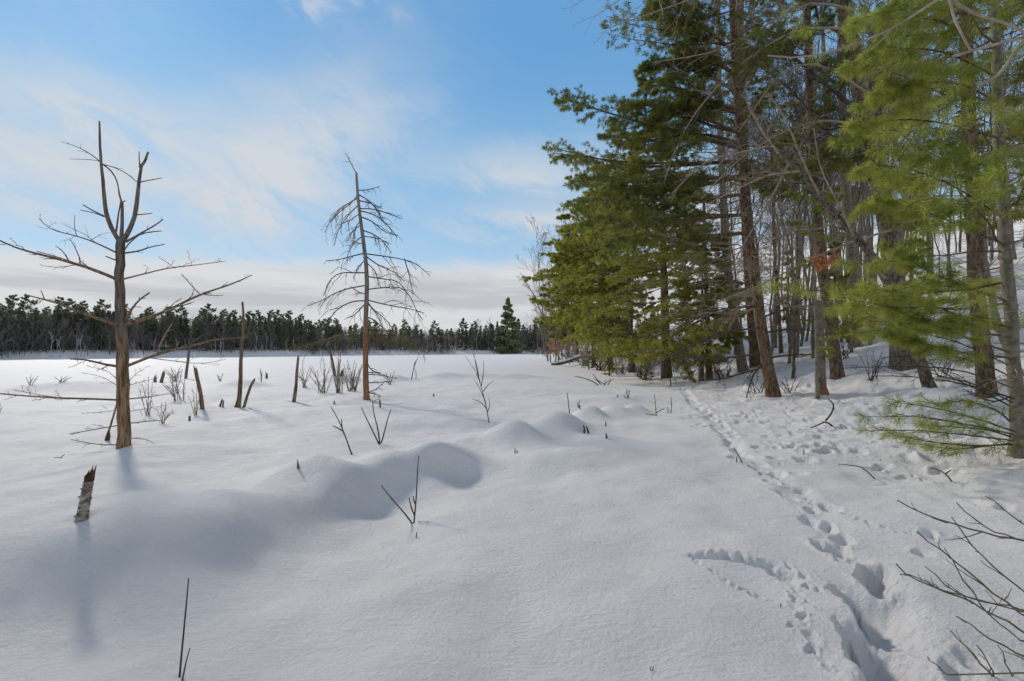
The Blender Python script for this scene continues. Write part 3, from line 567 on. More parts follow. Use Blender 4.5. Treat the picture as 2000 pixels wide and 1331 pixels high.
plant((1632, 832), [[(1632, 832), (1612, 822), (1600, 830), (1583, 836)], [(1612, 822), (1622, 812), (1630, 790), (1618, 780)], [(1585, 845), (1600, 846), (1605, 850)]], 'crooked fallen branch arching out of the trampled snow', name='branch', cat='fallen branch', r=(2.0, 1.0), tw=3, twr=.25)
plant((1712, 934), [[(1712, 934), (1685, 912), (1660, 909), (1637, 907)]], 'thin twig lying flat right of the trail', name='twig', cat='twig', r=(1.3, .7), slope=.1)
plant((1860, 937), [[(1860, 937), (1845, 922), (1818, 914)], [(1848, 925), (1858, 918)]], 'dark twig lying on the snow below the low pine boughs', name='twig', cat='twig', r=(1.5, .8), slope=.1)
plant((1525, 1187), [[(1525, 1187), (1525, 1179)]], 'tiny dark sprig in the foreground right snow', name='twig', cat='twig', r=(1.2, .8))
plant((1274, 1312), [[(1274, 1312), (1276, 1302)], [(1271, 1310), (1270, 1304)]], 'tiny sprig near the bottom centre edge', name='twig', cat='twig', r=(1.2, .8))
plant((128, 896), [[(128, 896), (118, 893), (105, 895)], [(120, 893), (126, 888)]], 'tiny twig on the snow left of the forked dead tree', name='twig', cat='twig', r=(1.0, .6), slope=.1)
# near bare shrub, lower right corner, branches reach in from outside the frame
B = np.array([3.3, 2.35, float(zf(3.3, 2.35))]); t = empty('bare_shrub', B, 'bare shrub with thin dark spreading branches in the lower right corner', 'shrub')
root = B + [0, 0, .02]
def shrub_branch(pts, d, ra, rb, tw=3, slope=.0):
    mb = MB(); Q = trace(pts[::-1], d, slope); K = len(Q)
    P = np.concatenate([[root, root * .5 + Q[0] * .5 + [0, 0, .05]], Q]); r = np.concatenate([[ra * 1.5, ra * 1.2], np.linspace(ra, rb, K)]) / F * d * .72
    P[1:] += rng.normal(0, .004, P[1:].shape); tubes(mb, P, r, 6)
    P1, R1 = spawn(Q[None], r[None, 2:], tw, .1, .9, 32, .28, 5, .08, 40, True, .03, rr=.75, rmin=.0016); tubes(mb, P1, R1, 4)
    mb.build('branch', M['twig_olive'], t, B)
for pts, d, ra, rb in [([(1752, 976), (1815, 1012), (1880, 1030), (1940, 1045), (2010, 1060)], 3.3, 3.0, 1.6), ([(1868, 982), (1895, 1010), (1940, 1040), (2010, 1058)], 3.3, 2.2, 1.3), ([(1925, 970), (1965, 1000), (2010, 1030)], 3.3, 2.0, 1.2),
        ([(1788, 1037), (1845, 1080), (1905, 1130), (1960, 1175), (2020, 1215)], 3.0, 3.0, 1.5), ([(1860, 1012), (1885, 1050), (1930, 1100), (2010, 1165)], 3.0, 2.4, 1.3), ([(1750, 1100), (1775, 1130), (1830, 1148), (1900, 1180), (1960, 1210), (2020, 1245)], 2.8, 3.2, 1.7), ([(1760, 1120), (1790, 1130), (1840, 1150)], 2.8, 1.8, 1.3),
        ([(1808, 1105), (1840, 1140), (1890, 1170), (1960, 1180), (2020, 1195)], 2.8, 2.4, 1.4), ([(1870, 1205), (1920, 1240), (1970, 1265), (2030, 1300)], 2.7, 3.0, 1.6), ([(1858, 1232), (1895, 1275), (1930, 1310), (1960, 1345)], 2.6, 2.8, 1.5), ([(1910, 1262), (1930, 1300), (1950, 1345)], 2.6, 2.4, 1.4),
        ([(1843, 1070), (1870, 1115), (1900, 1160), (1930, 1200), (1990, 1250)], 2.8, 2.2, 1.2), ([(1948, 1262), (1970, 1300), (1985, 1345)], 2.6, 2.2, 1.2), ([(1812, 1284), (1835, 1305), (1850, 1318)], 2.6, 1.8, 1.2)]:
    shrub_branch(pts, d, ra, rb)

# ------------------------------------------------------------------ conifers
def trunk_poly(pts, d, top_slope=0.):
    return trace(pts, d, top_slope, 26)
def branches_on(T, zlo, zhi, n, Lf, az0=math.pi, asym=0., up=(.05, .25), c2=-.1, K=7, r0=.02, azspread=math.pi, jit=.015):
    z = np.sort(rng.uniform(zlo, zhi, n)); base = np.stack([np.interp(z, T[:, 2], T[:, i]) for i in range(3)], 1); base[:, 2] = z
    azr = az0 + rng.uniform(-azspread, azspread, n); L = Lf(z) * (1 + asym * np.cos(azr - az0)) * rng.uniform(.65, 1.1, n)
    e = rng.uniform(up[0], up[1], n); s = np.linspace(0, 1, K)[None, :, None]
    d = np.stack([np.cos(azr), np.sin(azr), e], 1)[:, None]; Lr = L[:, None, None]
    P = base[:, None] + d * Lr * s; P[..., 2] += (Lr * (c2 * s + .12 * s ** 3 - .25 * abs(c2) * s ** 2))[..., 0]
    nz = np.cumsum(rng.normal(0, jit, P.shape), 1); nz -= nz[:, :1]; P += nz * Lr
    Rr = np.maximum(r0 * (L / 3.)[:, None] * (1 - .8 * np.linspace(0, 1, K))[None], .004)
    return P, Rr
def foliate(wood, leaf, P, Rr, nsec, nter, ntuf, nn, ln, wd, ratio=.38, t0=.25, curve=-.05, ang=55, tt=.35, spread=45, terr=.42, roll=16, twig_r=.003):
    S, SR = spawn(P, Rr, nsec, t0, 1., ang, ratio, 5, curve, roll, True, .03, prof=lambda t: 1.1 - .75 * t, rr=.45, rmin=twig_r * 1.3)
    Te, TR = spawn(S, SR, nter, .25, 1., 45, terr, 4, curve, roll + 8, True, .03, prof=lambda t: 1.1 - .6 * t, rr=.6, rmin=twig_r)
    tubes(wood, S, SR, 3); tubes(wood, Te, TR, 3)
    tufts(leaf, Te, ntuf, nn, ln, wd, tt, spread); tufts(leaf, S, ntuf + 1, nn, ln, wd, .4, spread); tufts(leaf, P, 6, nn, ln, wd, .75, spread)
def dead_twigs(wood, P, Rr, n1, n2, curve=-.1, ratio=.35, rmin=.004):
    S, SR = spawn(P, Rr, n1, .15, 1., 48, ratio, 5, curve, 35, True, .06, rr=.5, rmin=rmin); tubes(wood, S, SR, 3)
    if n2: Te, TR = spawn(S, SR, n2, .2, 1., 45, .45, 4, curve, 40, True, .06, rr=.6, rmin=rmin * .8); tubes(wood, Te, TR, 3)
def snow_bits(t, B, P, n, sz):
    """clumps of snow left lying on the boughs"""
    mb = MB(); k = rng.integers(0, len(P), n); tt = rng.uniform(.35, .95, (len(P), 1)); pos, _ = interp(P, tt)
    for i in k:
        c = pos[i, 0] + [0, 0, sz * .3]; s = sz * rng.uniform(.5, 1.3); u = np.linspace(0, 2 * math.pi, 8)[:-1]
        rings = [(1, -.25), (1.05, .05), (.7, .32), (.2, .45)]
        V = [[c[0] + s * q * math.cos(a) * rng.uniform(.8, 1.2) * 1.5, c[1] + s * q * math.sin(a) * 1.2, c[2] + s * h] for q, h in rings for a in u]
        Fa = [[r_ * 7 + j, r_ * 7 + (j + 1) % 7, (r_ + 1) * 7 + (j + 1) % 7, (r_ + 1) * 7 + j] for r_ in range(3) for j in range(7)]
        mb.add(V, Fa)
    mb.build('snow_clumps', M['snow_cap'], t, B)
def hero(pts, ra, rb, name, label, cat='pine tree', barkm='bark_pine', sides=14, group=None):
    B = G(pts[0][0], pts[0][1]); d = float(B[1]); t = empty(name, B, label, cat, group); mb = MB()
    p0 = (pts[0][0] + (pts[0][0] - pts[1][0]) * .08, pts[0][1] + 14 * 17 / max(d, 8))
    Q = trace([p0] + list(pts), d, rng.uniform(-.03, .03), 34); r = np.interp(np.linspace(0, 1, 34), [0, .03, .1, 1], [ra * 1.45, ra * 1.18, ra, rb]) / F * d
    Q += rng.normal(0, .012, Q.shape) * (np.arange(34) > 1)[:, None]
    tubes(mb, Q, r, sides, rough=.04); mb.build('trunk', M[barkm], t, B)
    return t, B, d, Q, r
def parts(t, B, wood, leaf, wm='bark_pine', lm='needle_mid', wname='branches', lname='foliage'):
    if wood is not None and wood.n: wood.build(wname, M[wm], t, B)
    if leaf is not None and leaf.n: leaf.build(lname, M[lm], t, B, False)
LEFT = math.pi
def bough(wood, leaf, pts, d, ra, slope, nsec=16, nter=5, ntuf=3, nn=10, ln=.11, wd=.012, ratio=.3, dry=False, **kw):
    Q = trace(pts, d, slope, 9); r = np.linspace(ra, ra * .25, 9) / F * d; tubes(wood, Q, r, 6)
    if dry: dead_twigs(wood, Q[None], r[None], nsec, nter)
    else: foliate(wood, leaf, Q[None], r[None], nsec, nter, ntuf, nn, ln, wd, ratio, **kw)
    return Q[None]
# 1 the big pine at the forest edge whose boughs reach over the lake
t, B, d, Q, r = hero([(1512, 777), (1495, 690), (1478, 580), (1462, 450), (1448, 300), (1437, 150), (1430, 0), (1424, -160), (1420, -330)], 10.5, 4.5, 'pine_tree', 'large dark pine at the forest edge with long boughs reaching left over the snow')
wood, leaf = MB(), MB(); z0 = B[2]
BP = [[(1446, 290), (1330, 262), (1250, 240), (1170, 215), (1095, 190)], [(1450, 315), (1320, 320), (1210, 318), (1140, 305), (1085, 300)], [(1452, 345), (1330, 348), (1230, 345), (1160, 345), (1120, 350)], [(1455, 380), (1330, 395), (1220, 390), (1150, 388), (1122, 400)],
      [(1440, 180), (1370, 140), (1300, 120), (1250, 128)], [(1438, 150), (1370, 100), (1310, 50), (1265, 20)], [(1440, 215), (1370, 190), (1310, 165), (1255, 170)], [(1445, 260), (1370, 230), (1290, 205), (1220, 205)], [(1436, 100), (1380, 60), (1320, 20), (1280, -15)],
      [(1458, 420), (1340, 430), (1240, 430), (1150, 430)], [(1460, 455), (1350, 470), (1250, 465), (1180, 475)], [(1448, 280), (1360, 270), (1270, 280), (1190, 265)], [(1452, 345), (1370, 365), (1290, 365), (1190, 370)], [(1444, 220), (1350, 200), (1290, 225)], [(1438, 120), (1390, 130), (1320, 95)]]
allP = []
for p in BP:
    for s_ in (rng.uniform(-.35, .0), rng.uniform(.1, .5)):
        q = [(x + rng.normal(0, 6), y + rng.normal(0, 7)) for x, y in p[1:]]; allP.append(bough(wood, leaf, [p[0]] + (p[1:] if s_ < 0 else q), d, 3.2, s_, 26, 6, 3, 13, .135, .014, .28, t0=.22, curve=-.12))
P, Rr = branches_on(Q, z0 + 10, z0 + 21, 46, lambda z: np.interp(z, [z0 + 9, z0 + 13, z0 + 21], [2.6, 3.2, 1.5]), LEFT, .45, (.05, .35)); tubes(wood, P, Rr, 5); foliate(wood, leaf, P, Rr, 11, 4, 3, 8, .13, .017)
P3, R3 = branches_on(Q, z0 + 3.6, z0 + 11, 34, lambda z: 1.2 + 0 * z, 0.2, .2, (-.1, .25)); tubes(wood, P3, R3 * 1.3, 4); dead_twigs(wood, P3, R3, 7, 3)
parts(t, B, wood, leaf, 'bark_pine', 'needle_dark')
wood = MB(); dl = MB()
P, Rr = branches_on(Q, z0 + 3.0, z0 + 14, 125, lambda z: np.interp(z, [z0, z0 + 3, z0 + 12], [2.0, 3.0, 2.6]), LEFT * 1.15, .35, (-.2, .25), -.18, jit=.035, r0=.017); tubes(wood, P, Rr, 4); dead_twigs(wood, P, Rr, 9, 6, -.14, .42, .0055)
parts(t, B, wood, None, 'twig_grey', wname='dead_branches')
for p in [[(1490, 640), (1400, 650), (1320, 690), (1270, 720)], [(1495, 690), (1420, 700), (1350, 700), (1290, 690)], [(1485, 600), (1400, 600), (1330, 640), (1270, 660)], [(1500, 700), (1560, 690), (1640, 700)], [(1492, 650), (1560, 640), (1620, 655)], [(1500, 715), (1450, 730), (1400, 745), (1370, 740)], [(1497, 700), (1470, 730), (1455, 785)], [(1488, 620), (1550, 600), (1600, 560)], [(1480, 560), (1400, 540), (1330, 560)]]:
    w3 = MB(); stick(w3, p, d, 2.2, .9, rng.uniform(-.4, .4), 5, .6, 13, .36, -.05, 42, 4, .6, .006); w3.build('dead_branch', M['twig'], t, B)
snow_bits(t, B, np.concatenate(allP), 22, .055)
# low green boughs in front of the trail
def pine_gen(pts, ra, rb, label, zl, zh, n, Lf, lm, asym=.35, tuf=(10, 4, 3, 8, .13, .018), dead=(0, 0, 0), name='pine_tree', cat='pine tree', barkm='bark_pine', up=(.0, .25), c2=-.12, snow=8, az0=LEFT, spread=math.pi, curve=-.06, deadL=1.6, group=None, extra=(), wm='bark_pine'):
    t, B, d, Q, r = hero(pts, ra, rb, name, label, cat, barkm, 12, group); wood, leaf = MB(), MB(); z0 = B[2]
    P, Rr = branches_on(Q, z0 + zl, z0 + zh, n, Lf, az0, asym, up, c2, azspread=spread); tubes(wood, P, Rr, 5)
    foliate(wood, leaf, P, Rr, *tuf, curve=curve, twig_r=.003 * d / 17, tt=.62 if d < 12 else .35)
    for e in extra: bough(wood, leaf, e, d, 2.2, rng.uniform(-.4, .1), 18, 5, 3, *tuf[3:6], .28, curve=curve)
    parts(t, B, wood, leaf, wm, lm)
    if dead[0]:
        w2 = MB(); P2, R2 = branches_on(Q, z0 + dead[1], z0 + dead[2], dead[0], lambda z: deadL + 0 * z, az0, .2, (-.15, .3), -.1, jit=.03); tubes(w2, P2, R2, 4); dead_twigs(w2, P2, R2, 7, 3); parts(t, B, w2, None, 'twig_grey', wname='dead_branches')
    if snow: snow_bits(t, B, P, snow, .06)
    return t, B, d, Q, P
pine_gen([(1302, 740), (1299, 640), (1296, 500), (1293, 350), (1290, 180)], 9, 2, 'dense green pine with low boughs and a bare stub of trunk showing above the snow', 1.3, 15.5, 78,
         lambda z: np.interp(z, [0, 3, 9, 16], [2.8, 3.8, 4.0, 1.2]), 'needle_mid', .35, (12, 4, 3, 9, .17, .026), up=(-.05, .2), c2=-.24, snow=16, dead=(46, 1.2, 12), deadL=3.4)
pine_gen([(1385, 742), (1382, 640), (1378, 500), (1374, 380)], 6, 2.5, 'bright green young pine left of the big edge pine, boughs sweeping down to the trail', 1.2, 9.5, 56,
         lambda z: np.interp(z, [0, 1.5, 4, 9], [2.2, 3.4, 3.2, 1.0]), 'needle_mid', .4, (12, 5, 3, 9, .14, .020), up=(-.1, .15), c2=-.28, snow=10, dead=(36, 1, 9), deadL=2.8, extra=[[(1380, 640), (1340, 670), (1330, 710), (1352, 740)], [(1380, 620), (1320, 650), (1270, 690), (1250, 705)], [(1380, 600), (1420, 640), (1460, 660)]])
pine_gen([(1234, 728), (1230, 640), (1226, 500), (1222, 350), (1220, 300)], 6, 2, 'tall green pine second along the edge, behind the one with the bare trunk stub', 1.6, 17.5, 78,
         lambda z: np.interp(z, [0, 3, 10, 19], [2.5, 4.0, 4.2, 1.0]), 'needle_mid', .35, (12, 4, 3, 8, .21, .036), up=(-.05, .2), c2=-.2, snow=10, dead=(40, 1.2, 14), deadL=3.4)
pine_gen([(1192, 722), (1189, 640), (1186, 520), (1184, 400)], 5, 2, 'olive green pine third along the forest edge', 3.2, 17, 76,
         lambda z: np.interp(z, [0, 3, 10, 19], [3.0, 4.2, 4.4, 1.2]), 'needle_mid', .3, (12, 4, 3, 8, .26, .052), up=(-.1, .15), c2=-.2, snow=18, dead=(60, .4, 6), deadL=3.2)
pine_gen([(1160, 716), (1158, 640), (1150, 520), (1146, 430)], 4, 2, 'olive green hemlock with flat tiers of snowy boughs, fourth along the forest edge', 3.6, 18.0, 72,
         lambda z: np.interp(z, [0, 3, 10, 20], [3.4, 4.8, 4.6, 1.2]), 'needle_mid', .3, (12, 4, 3, 8, .30, .062), up=(-.15, .1), c2=-.12, snow=30, dead=(70, .4, 7), deadL=3.6)
pine_gen([(1128, 706), (1126, 640), (1122, 560), (1118, 500)], 3, 1.2, 'distant green conifer with drooping boughs at the end of the forest edge', 3.5, 19, 54,
         lambda z: np.interp(z, [0, 3, 10, 21], [4.0, 5.0, 4.4, .8]), 'needle_dark', .2, (10, 4, 3, 7, .38, .10), up=(-.2, .05), c2=-.1, snow=24, dead=(70, .4, 8), deadL=3.8)
# the two stems right behind the big edge pine
pine_gen([(1478, 718), (1465, 560), (1455, 400), (1448, 200), (1445, 0), (1443, -150)], 10, 6, 'dark straight pine stem directly behind the big edge pine', 13, 24, 18, lambda z: 2.2 + 0 * z, 'needle_dark', .2, (9, 4, 3, 7, .16, .028), (24, 2, 13))
pine_gen([(1452, 725), (1440, 660), (1430, 592), (1418, 500), (1410, 350), (1404, 150), (1400, -80)], 8, 4, 'slim greyish pine stem leaning left just beside the big edge pine', 10, 24, 22, lambda z: 2.6 + 0 * z, 'needle_dark', .3, (9, 4, 3, 7, .17, .03), (30, 1.5, 10), barkm='bark_smooth')
# middle pine
pine_gen([(1637, 738), (1624, 650), (1606, 520), (1593, 380), (1585, 250), (1578, 100), (1573, -60), (1570, -250)], 10, 5, 'straight brown pine standing between the big edge pine and the thick oak', 6.6, 16.5, 62,
         lambda z: 2.5 + 0 * z, 'needle_dark', .2, (10, 4, 3, 9, .13, .018), (60, 1.6, 11), az0=LEFT * 1.2)
pine_gen([(1597, 781), (1596, 700), (1594, 620), (1590, 540), (1588, 440), (1586, 380)], 4.2, 2.2, 'thin sapling pole with small green sprigs in front of the straight brown pine', 1.2, 6.6, 16,
         lambda z: 1.0 + 0 * z, 'needle_bright', .0, (6, 3, 3, 8, .11, .012), name='pine_sapling', cat='sapling', barkm='bark_smooth', snow=0)
snag([(1608, 768), (1606, 720), (1603, 650), (1601, 590)], 7.5, 5.5, 'pale barkless trunk with orange rotten foot in front of the straight brown pine', 'bark_smooth')
snag([(1609, 770), (1608, 758), (1605, 748)], 9, 6.5, 'orange rotten wood chunk at the foot of the pale barkless trunk', 'bark_orange', 'stump', 'stump')
# thick oak and leaning oak
t, B, d, Q, r = hero([(1764, 716), (1757, 640), (1748, 560), (1738, 450), (1714, 330), (1692, 230), (1665, 100), (1642, -60), (1630, -220)], 17, 12, 'oak_tree', 'thickest trunk in the picture, rough barked oak leaning left', 'oak tree', 'bark_oak', 18)
wood = MB()
for p in [[(1655, -60), (1500, -80), (1350, -50), (1240, -5), (1130, -2)], [(1655, -40), (1520, -50), (1400, -20), (1290, 20), (1185, 55)], [(1670, 60), (1560, 50), (1450, 120), (1370, 200), (1320, 280), (1298, 350)], [(1668, 20), (1580, 0), (1480, 60), (1400, 105), (1290, 120)], [(1700, 250), (1600, 230), (1500, 270), (1420, 330), (1370, 390)], [(1690, 180), (1600, 120), (1530, 130), (1480, 200), (1440, 260)], [(1740, 450), (1640, 480), (1560, 520), (1480, 560), (1400, 590)]]:
    stick(wood, p, d * .97, 2.6, .8, rng.uniform(-.35, -.1), 6, .8, 16, .32, .0, 45, 5, .6, .005)
parts(t, B, wood, None, 'twig_light', wname='long_branches'); wood = MB()
P, Rr = branches_on(Q, B[2] + 7, B[2] + 17, 16, lambda z: 3.6 + 0 * z, LEFT, .3, (.2, .7), .1, jit=.05, r0=.045); tubes(wood, P, Rr, 6); dead_twigs(wood, P, Rr, 8, 5, .0, .45, .006); parts(t, B, wood, None, 'twig', wname='branches')
t, B, d, Q, r = hero([(1820, 762), (1800, 715), (1778, 650), (1752, 590), (1728, 540), (1700, 490), (1668, 462), (1625, 415), (1575, 350), (1520, 300), (1470, 270)], 10, 3.4, 'oak_tree', 'crooked lichen-spotted oak leaning far left across the thick trunk, orange leaves at a twig end', 'oak tree', 'bark_oak', 12)
wood, leaf = MB(), MB()
LB = [[(1732, 545), (1700, 520), (1660, 515), (1630, 522), (1606, 512)], [(1640, 430), (1600, 450), (1560, 445), (1500, 470)], [(1600, 380), (1560, 300), (1540, 240), (1500, 180)], [(1668, 462), (1640, 400), (1600, 330), (1590, 250)], [(1560, 335), (1500, 340), (1440, 370), (1380, 400)], [(1520, 300), (1480, 250), (1450, 180)], [(1540, 320), (1500, 400), (1460, 460), (1430, 520)], [(1500, 285), (1440, 300), (1380, 310), (1310, 380)]]
for k, p in enumerate(LB): stick(wood, p, d, 2.6, 1.0, -.85 if k == 0 else rng.uniform(-.3, .3), 5, .8, 12, .34, .0, 45, 5, .6, .005)
parts(t, B, wood, None, 'twig_grey')
lf = MB()
for (cx_, cy_) in [(1590, 508), (1603, 518), (1628, 500), (1622, 510), (1596, 520), (1610, 512), (1634, 508)]:
    c = W(cx_, cy_, d - 1.7)
    for k in range(26):
        p = c + rng.normal(0, .06, 3); u = nrm(rng.normal(size=3)); v = nrm(np.cross(u, rng.normal(size=3))); a, b = .055, .028
        lf.add([p - u * a, p - u * a * .3 + v * b, p + u * a * .5 + v * b * .8, p + u * a, p + u * a * .4 - v * b, p - u * a * .4 - v * b * .7], [[0, 1, 4, 5], [1, 2, 3, 4]])
lf.build('dry_leaves', M['leaf_orange'], t, B, False)
# right-hand pines
pine_gen([(1928, 775), (1918, 680), (1908, 560), (1902, 450), (1896, 300), (1888, 100), (1880, -80), (1876, -260)], 14, 8, 'brown pine trunk left of the slender near trunk at the right edge', 4.4, 13, 36,
         lambda z: 2.8 + 0 * z, 'needle_mid', .1, (11, 5, 3, 9, .13, .016), (34, .8, 5.5))
t, B, d, Q, P = pine_gen([(1986, 886), (1984, 790), (1976, 650), (1966, 500), (1956, 350), (1946, 150), (1938, -50), (1934, -250)], 11.5, 6, 'nearest slender pine at the right edge with bright long-needled boughs', 1.9, 8.6, 44,
         lambda z: np.interp(z, [0, 2, 3, 7], [1.2, 1.8, 2.1, 1.8]), 'needle_bright', .40, (10, 5, 2, 13, .125, .0058), (16, .8, 2.4), barkm='bark_smooth', az0=LEFT * 1.02, spread=2.3, snow=0, up=(-.05, .3), deadL=1.2,
         extra=[[(1944, 150), (1850, 100), (1760, 92), (1670, 120)], [(1950, 270), (1850, 240), (1750, 230), (1640, 262)], [(1940, 40), (1850, 20), (1760, 15), (1670, 40)], [(1946, 200), (1880, 160), (1800, 160), (1700, 190)], [(1978, 690), (1900, 665), (1800, 625), (1715, 600)], [(1975, 640), (1880, 620), (1780, 580), (1690, 560)], [(1978, 700), (1880, 690), (1790, 668), (1720, 650)], [(1974, 590), (1880, 560), (1790, 520), (1740, 480)], [(1976, 660), (1860, 640), (1750, 640), (1665, 600)], [(1968, 480), (1870, 440), (1780, 400), (1690, 400)], [(1966, 430), (1860, 360), (1780, 330), (1700, 320)]])
wood, leaf = MB(), MB()
for p in [[(1986, 850), (1900, 832), (1800, 812), (1715, 815)], [(1986, 862), (1890, 850), (1790, 840), (1700, 842)], [(1986, 845), (1900, 815), (1820, 795), (1740, 785)], [(1986, 868), (1900, 872), (1820, 865), (1745, 850)], [(1986, 858), (1930, 838), (1860, 835), (1790, 828)], [(1988, 840), (1950, 800), (1880, 780), (1840, 790)], [(1986, 865), (1940, 870), (1860, 880), (1800, 868)]]:
    bough(wood, leaf, p, d, 2.0, rng.uniform(-.35, .2), 9, 3, 2, 9, .125, .005, .30, t0=.1, curve=-.05, ang=30)
for p in [[(1984, 790), (1900, 745), (1820, 735), (1740, 690)], [(1984, 780), (1890, 750), (1790, 735), (1700, 735)], [(1982, 740), (1900, 700), (1820, 690), (1720, 700)], [(1984, 800), (1930, 770), (1860, 740), (1800, 700)], [(1982, 720), (1880, 670), (1800, 650)], [(1984, 770), (1940, 790), (1880, 760)], [(1982, 760), (1880, 720), (1760, 715), (1640, 720)]]:
    w3 = MB(); stick(w3, p, d, 1.7, .7, rng.uniform(-.1, .6), 5, .5, 9, .35, -.05, 35, 3, .6, .003); w3.build('dead_branch', M['twig'], t, B)
parts(t, B, wood, leaf, 'twig', 'needle_bright', 'low_branches', 'low_foliage')
# grey bare stems on the slope
for pts, ra, rb, lab in [([(1672, 678), (1668, 560), (1655, 400), (1645, 200), (1640, 0), (1638, -150)], 10, 5, 'grey bare deciduous stem just left of the thick oak'),
                         ([(1662, 668), (1645, 600), (1630, 520), (1622, 380), (1612, 200), (1605, 0)], 6, 3, 'thin bare stem leaning left behind the crooked oak'),
                         ([(1549, 740), (1553, 640), (1558, 540), (1556, 420)], 3, 1.6, 'very thin straight pole between the two brown pines'),
                         ([(1526, 690), (1520, 600), (1512, 480), (1508, 300)], 3.6, 2, 'thin dark pole right of the big edge pine'),
                         ([(1990, 730), (1950, 640), (1925, 520), (1915, 380)], 7, 4, 'dark leaning stem between the two right-hand pines')]:
    t, B, d, Q, r = hero(pts, ra, rb, 'bare_tree', lab, 'bare tree', 'bark_smooth' if ra > 4 else 'bark_pine', 9)
    wood = MB(); P, Rr = branches_on(Q, B[2] + (Q[-1, 2] - B[2]) * .35, Q[-1, 2], 14, lambda z: 2.0 + 0 * z, LEFT, .2, (.3, .9), .1, jit=.04); tubes(wood, P, Rr, 4); dead_twigs(wood, P, Rr, 7, 4, .05); parts(t, B, wood, None, 'twig_grey')
# overhanging near branches at the top right
B = np.array([3.9, 2.2, float(zf(3.9, 2.2))]); t = empty('birch_sapling', B, 'pale near sapling outside the frame whose thin branches cross the top right corner', 'sapling')
mb = MB(); tubes(mb, np.array([B - [0, 0, .1], B + [-.1, .1, 1.5], B + [-.12, .15, 3.2], B + [-.2, .2, 4.6]]), np.array([.04, .034, .026, .015]), 8); mb.build('trunk', M['bark_smooth'], t, B)
for p, ra, rb in [([(2100, -120), (1960, -60), (1830, -2), (1740, 62), (1640, 98), (1565, 118), (1500, 108)], 3.7, 1.6), ([(2110, 40), (2000, 74), (1930, 92), (1862, 112)], 3.4, 2.4), ([(1850, -40), (1858, 20), (1880, 70), (1895, 98)], 2.8, 1.8), ([(1860, 0), (1900, 28), (1960, 45), (2010, 70)], 3, 2), ([(1905, 168), (1930, 165), (1960, 140), (1985, 90), (2060, 20)], 2.6, 2.4)]:
    mb = MB(); stick(mb, p, 2.7, ra, rb, rng.uniform(-.1, .2), 7, 1.0, 5, .12, 0, 40, 0, .5); mb.build('branch', M['twig_light'], t, B)
# big overhanging limb twigs, top middle
# ------------------------------------------------------------------ repeated trees of the forest
def gen_bare(H, n1=14, seed=1, mat='bark_smooth', wm='twig_grey', crown=.4, r0=.09, ang=40, nm='bare_tree', rm=.009, K=(7, 5)):
    t = empty(nm, (0, 0, 0)); T = np.zeros((12, 3)); T[:, 2] = np.linspace(-.4, H, 12); T[1:, :2] = np.cumsum(rng.normal(0, H * .008, (11, 2)), 0)
    mb = MB(); r = np.linspace(r0, r0 * .15, 12); tubes(mb, T, r, 7, rough=.05); mb.build('trunk', M[mat], t)
    w_ = MB(); P, R1 = spawn(T[None], r[None], n1, crown, 1., ang, .42, 6, .10, 0, False, .03, rr=.5, rmin=rm, prof=lambda t: 1.25 - t, Lmin=.6)
    tubes(w_, P, R1, 4); S, SR = spawn(P, R1, K[0], .2, 1., 38, .5, 4, .08, 0, False, .04, rr=.6, rmin=rm); tubes(w_, S, SR, 3)
    Te, TR = spawn(S, SR, K[1], .2, 1., 38, .55, 4, .05, 0, False, .05, rr=.7, rmin=rm * .8); tubes(w_, Te, TR, 3); w_.build('branches', M[wm], t)
    return t
def gen_pine(H, n, zl, Lf, lm, tuf, up=(0, .3), c2=-.1, r0=.14, nm='pine_tree', bm='bark_pine', dead=14, K=7, curve=-.05, twr=.006):
    t = empty(nm, (0, 0, 0)); T = np.zeros((12, 3)); T[:, 2] = np.linspace(-.5, H, 12); T[1:, :2] = np.cumsum(rng.normal(0, H * .004, (11, 2)), 0)
    mb = MB(); tubes(mb, T, np.linspace(r0, r0 * .12, 12), 8, rough=.04); mb.build('trunk', M[bm], t)
    wood, leaf = MB(), MB(); P, Rr = branches_on(T, zl, H * .99, n, Lf, 0, 0, up, c2, K, .025); tubes(wood, P, Rr, 4); foliate(wood, leaf, P, Rr, *tuf, curve=curve, twig_r=twr)
    if dead: P, Rr = branches_on(T, H * .1, zl, dead, lambda z: 1.4 + 0 * z, 0, 0, (-.2, .3)); tubes(wood, P, Rr, 3); dead_twigs(wood, P, Rr, 5, 2, rmin=.005)
    wood.build('branches', M['twig'], t); leaf.build('foliage', M[lm], t, smooth=False)
    return t
bare_src = [gen_bare(13, 16), gen_bare(16, 18, crown=.5, wm='twig'), gen_bare(10, 14, crown=.3, r0=.06, wm='twig_grey')]
pine_src = [gen_pine(17, 46, 8, lambda z: np.interp(z, [8, 11, 17], [2.4, 3.0, .6]), 'needle_dark', (8, 4, 3, 7, .22, .045)),
            gen_pine(15, 50, 4, lambda z: np.interp(z, [3, 7, 15], [2.6, 2.8, .5]), 'needle_dark', (8, 4, 3, 7, .22, .045)),
            gen_pine(6, 34, .6, lambda z: np.interp(z, [0, 1.5, 6], [1.4, 1.5, .2]), 'needle_mid', (7, 3, 3, 8, .14, .022), dead=0, nm='pine_sapling')]
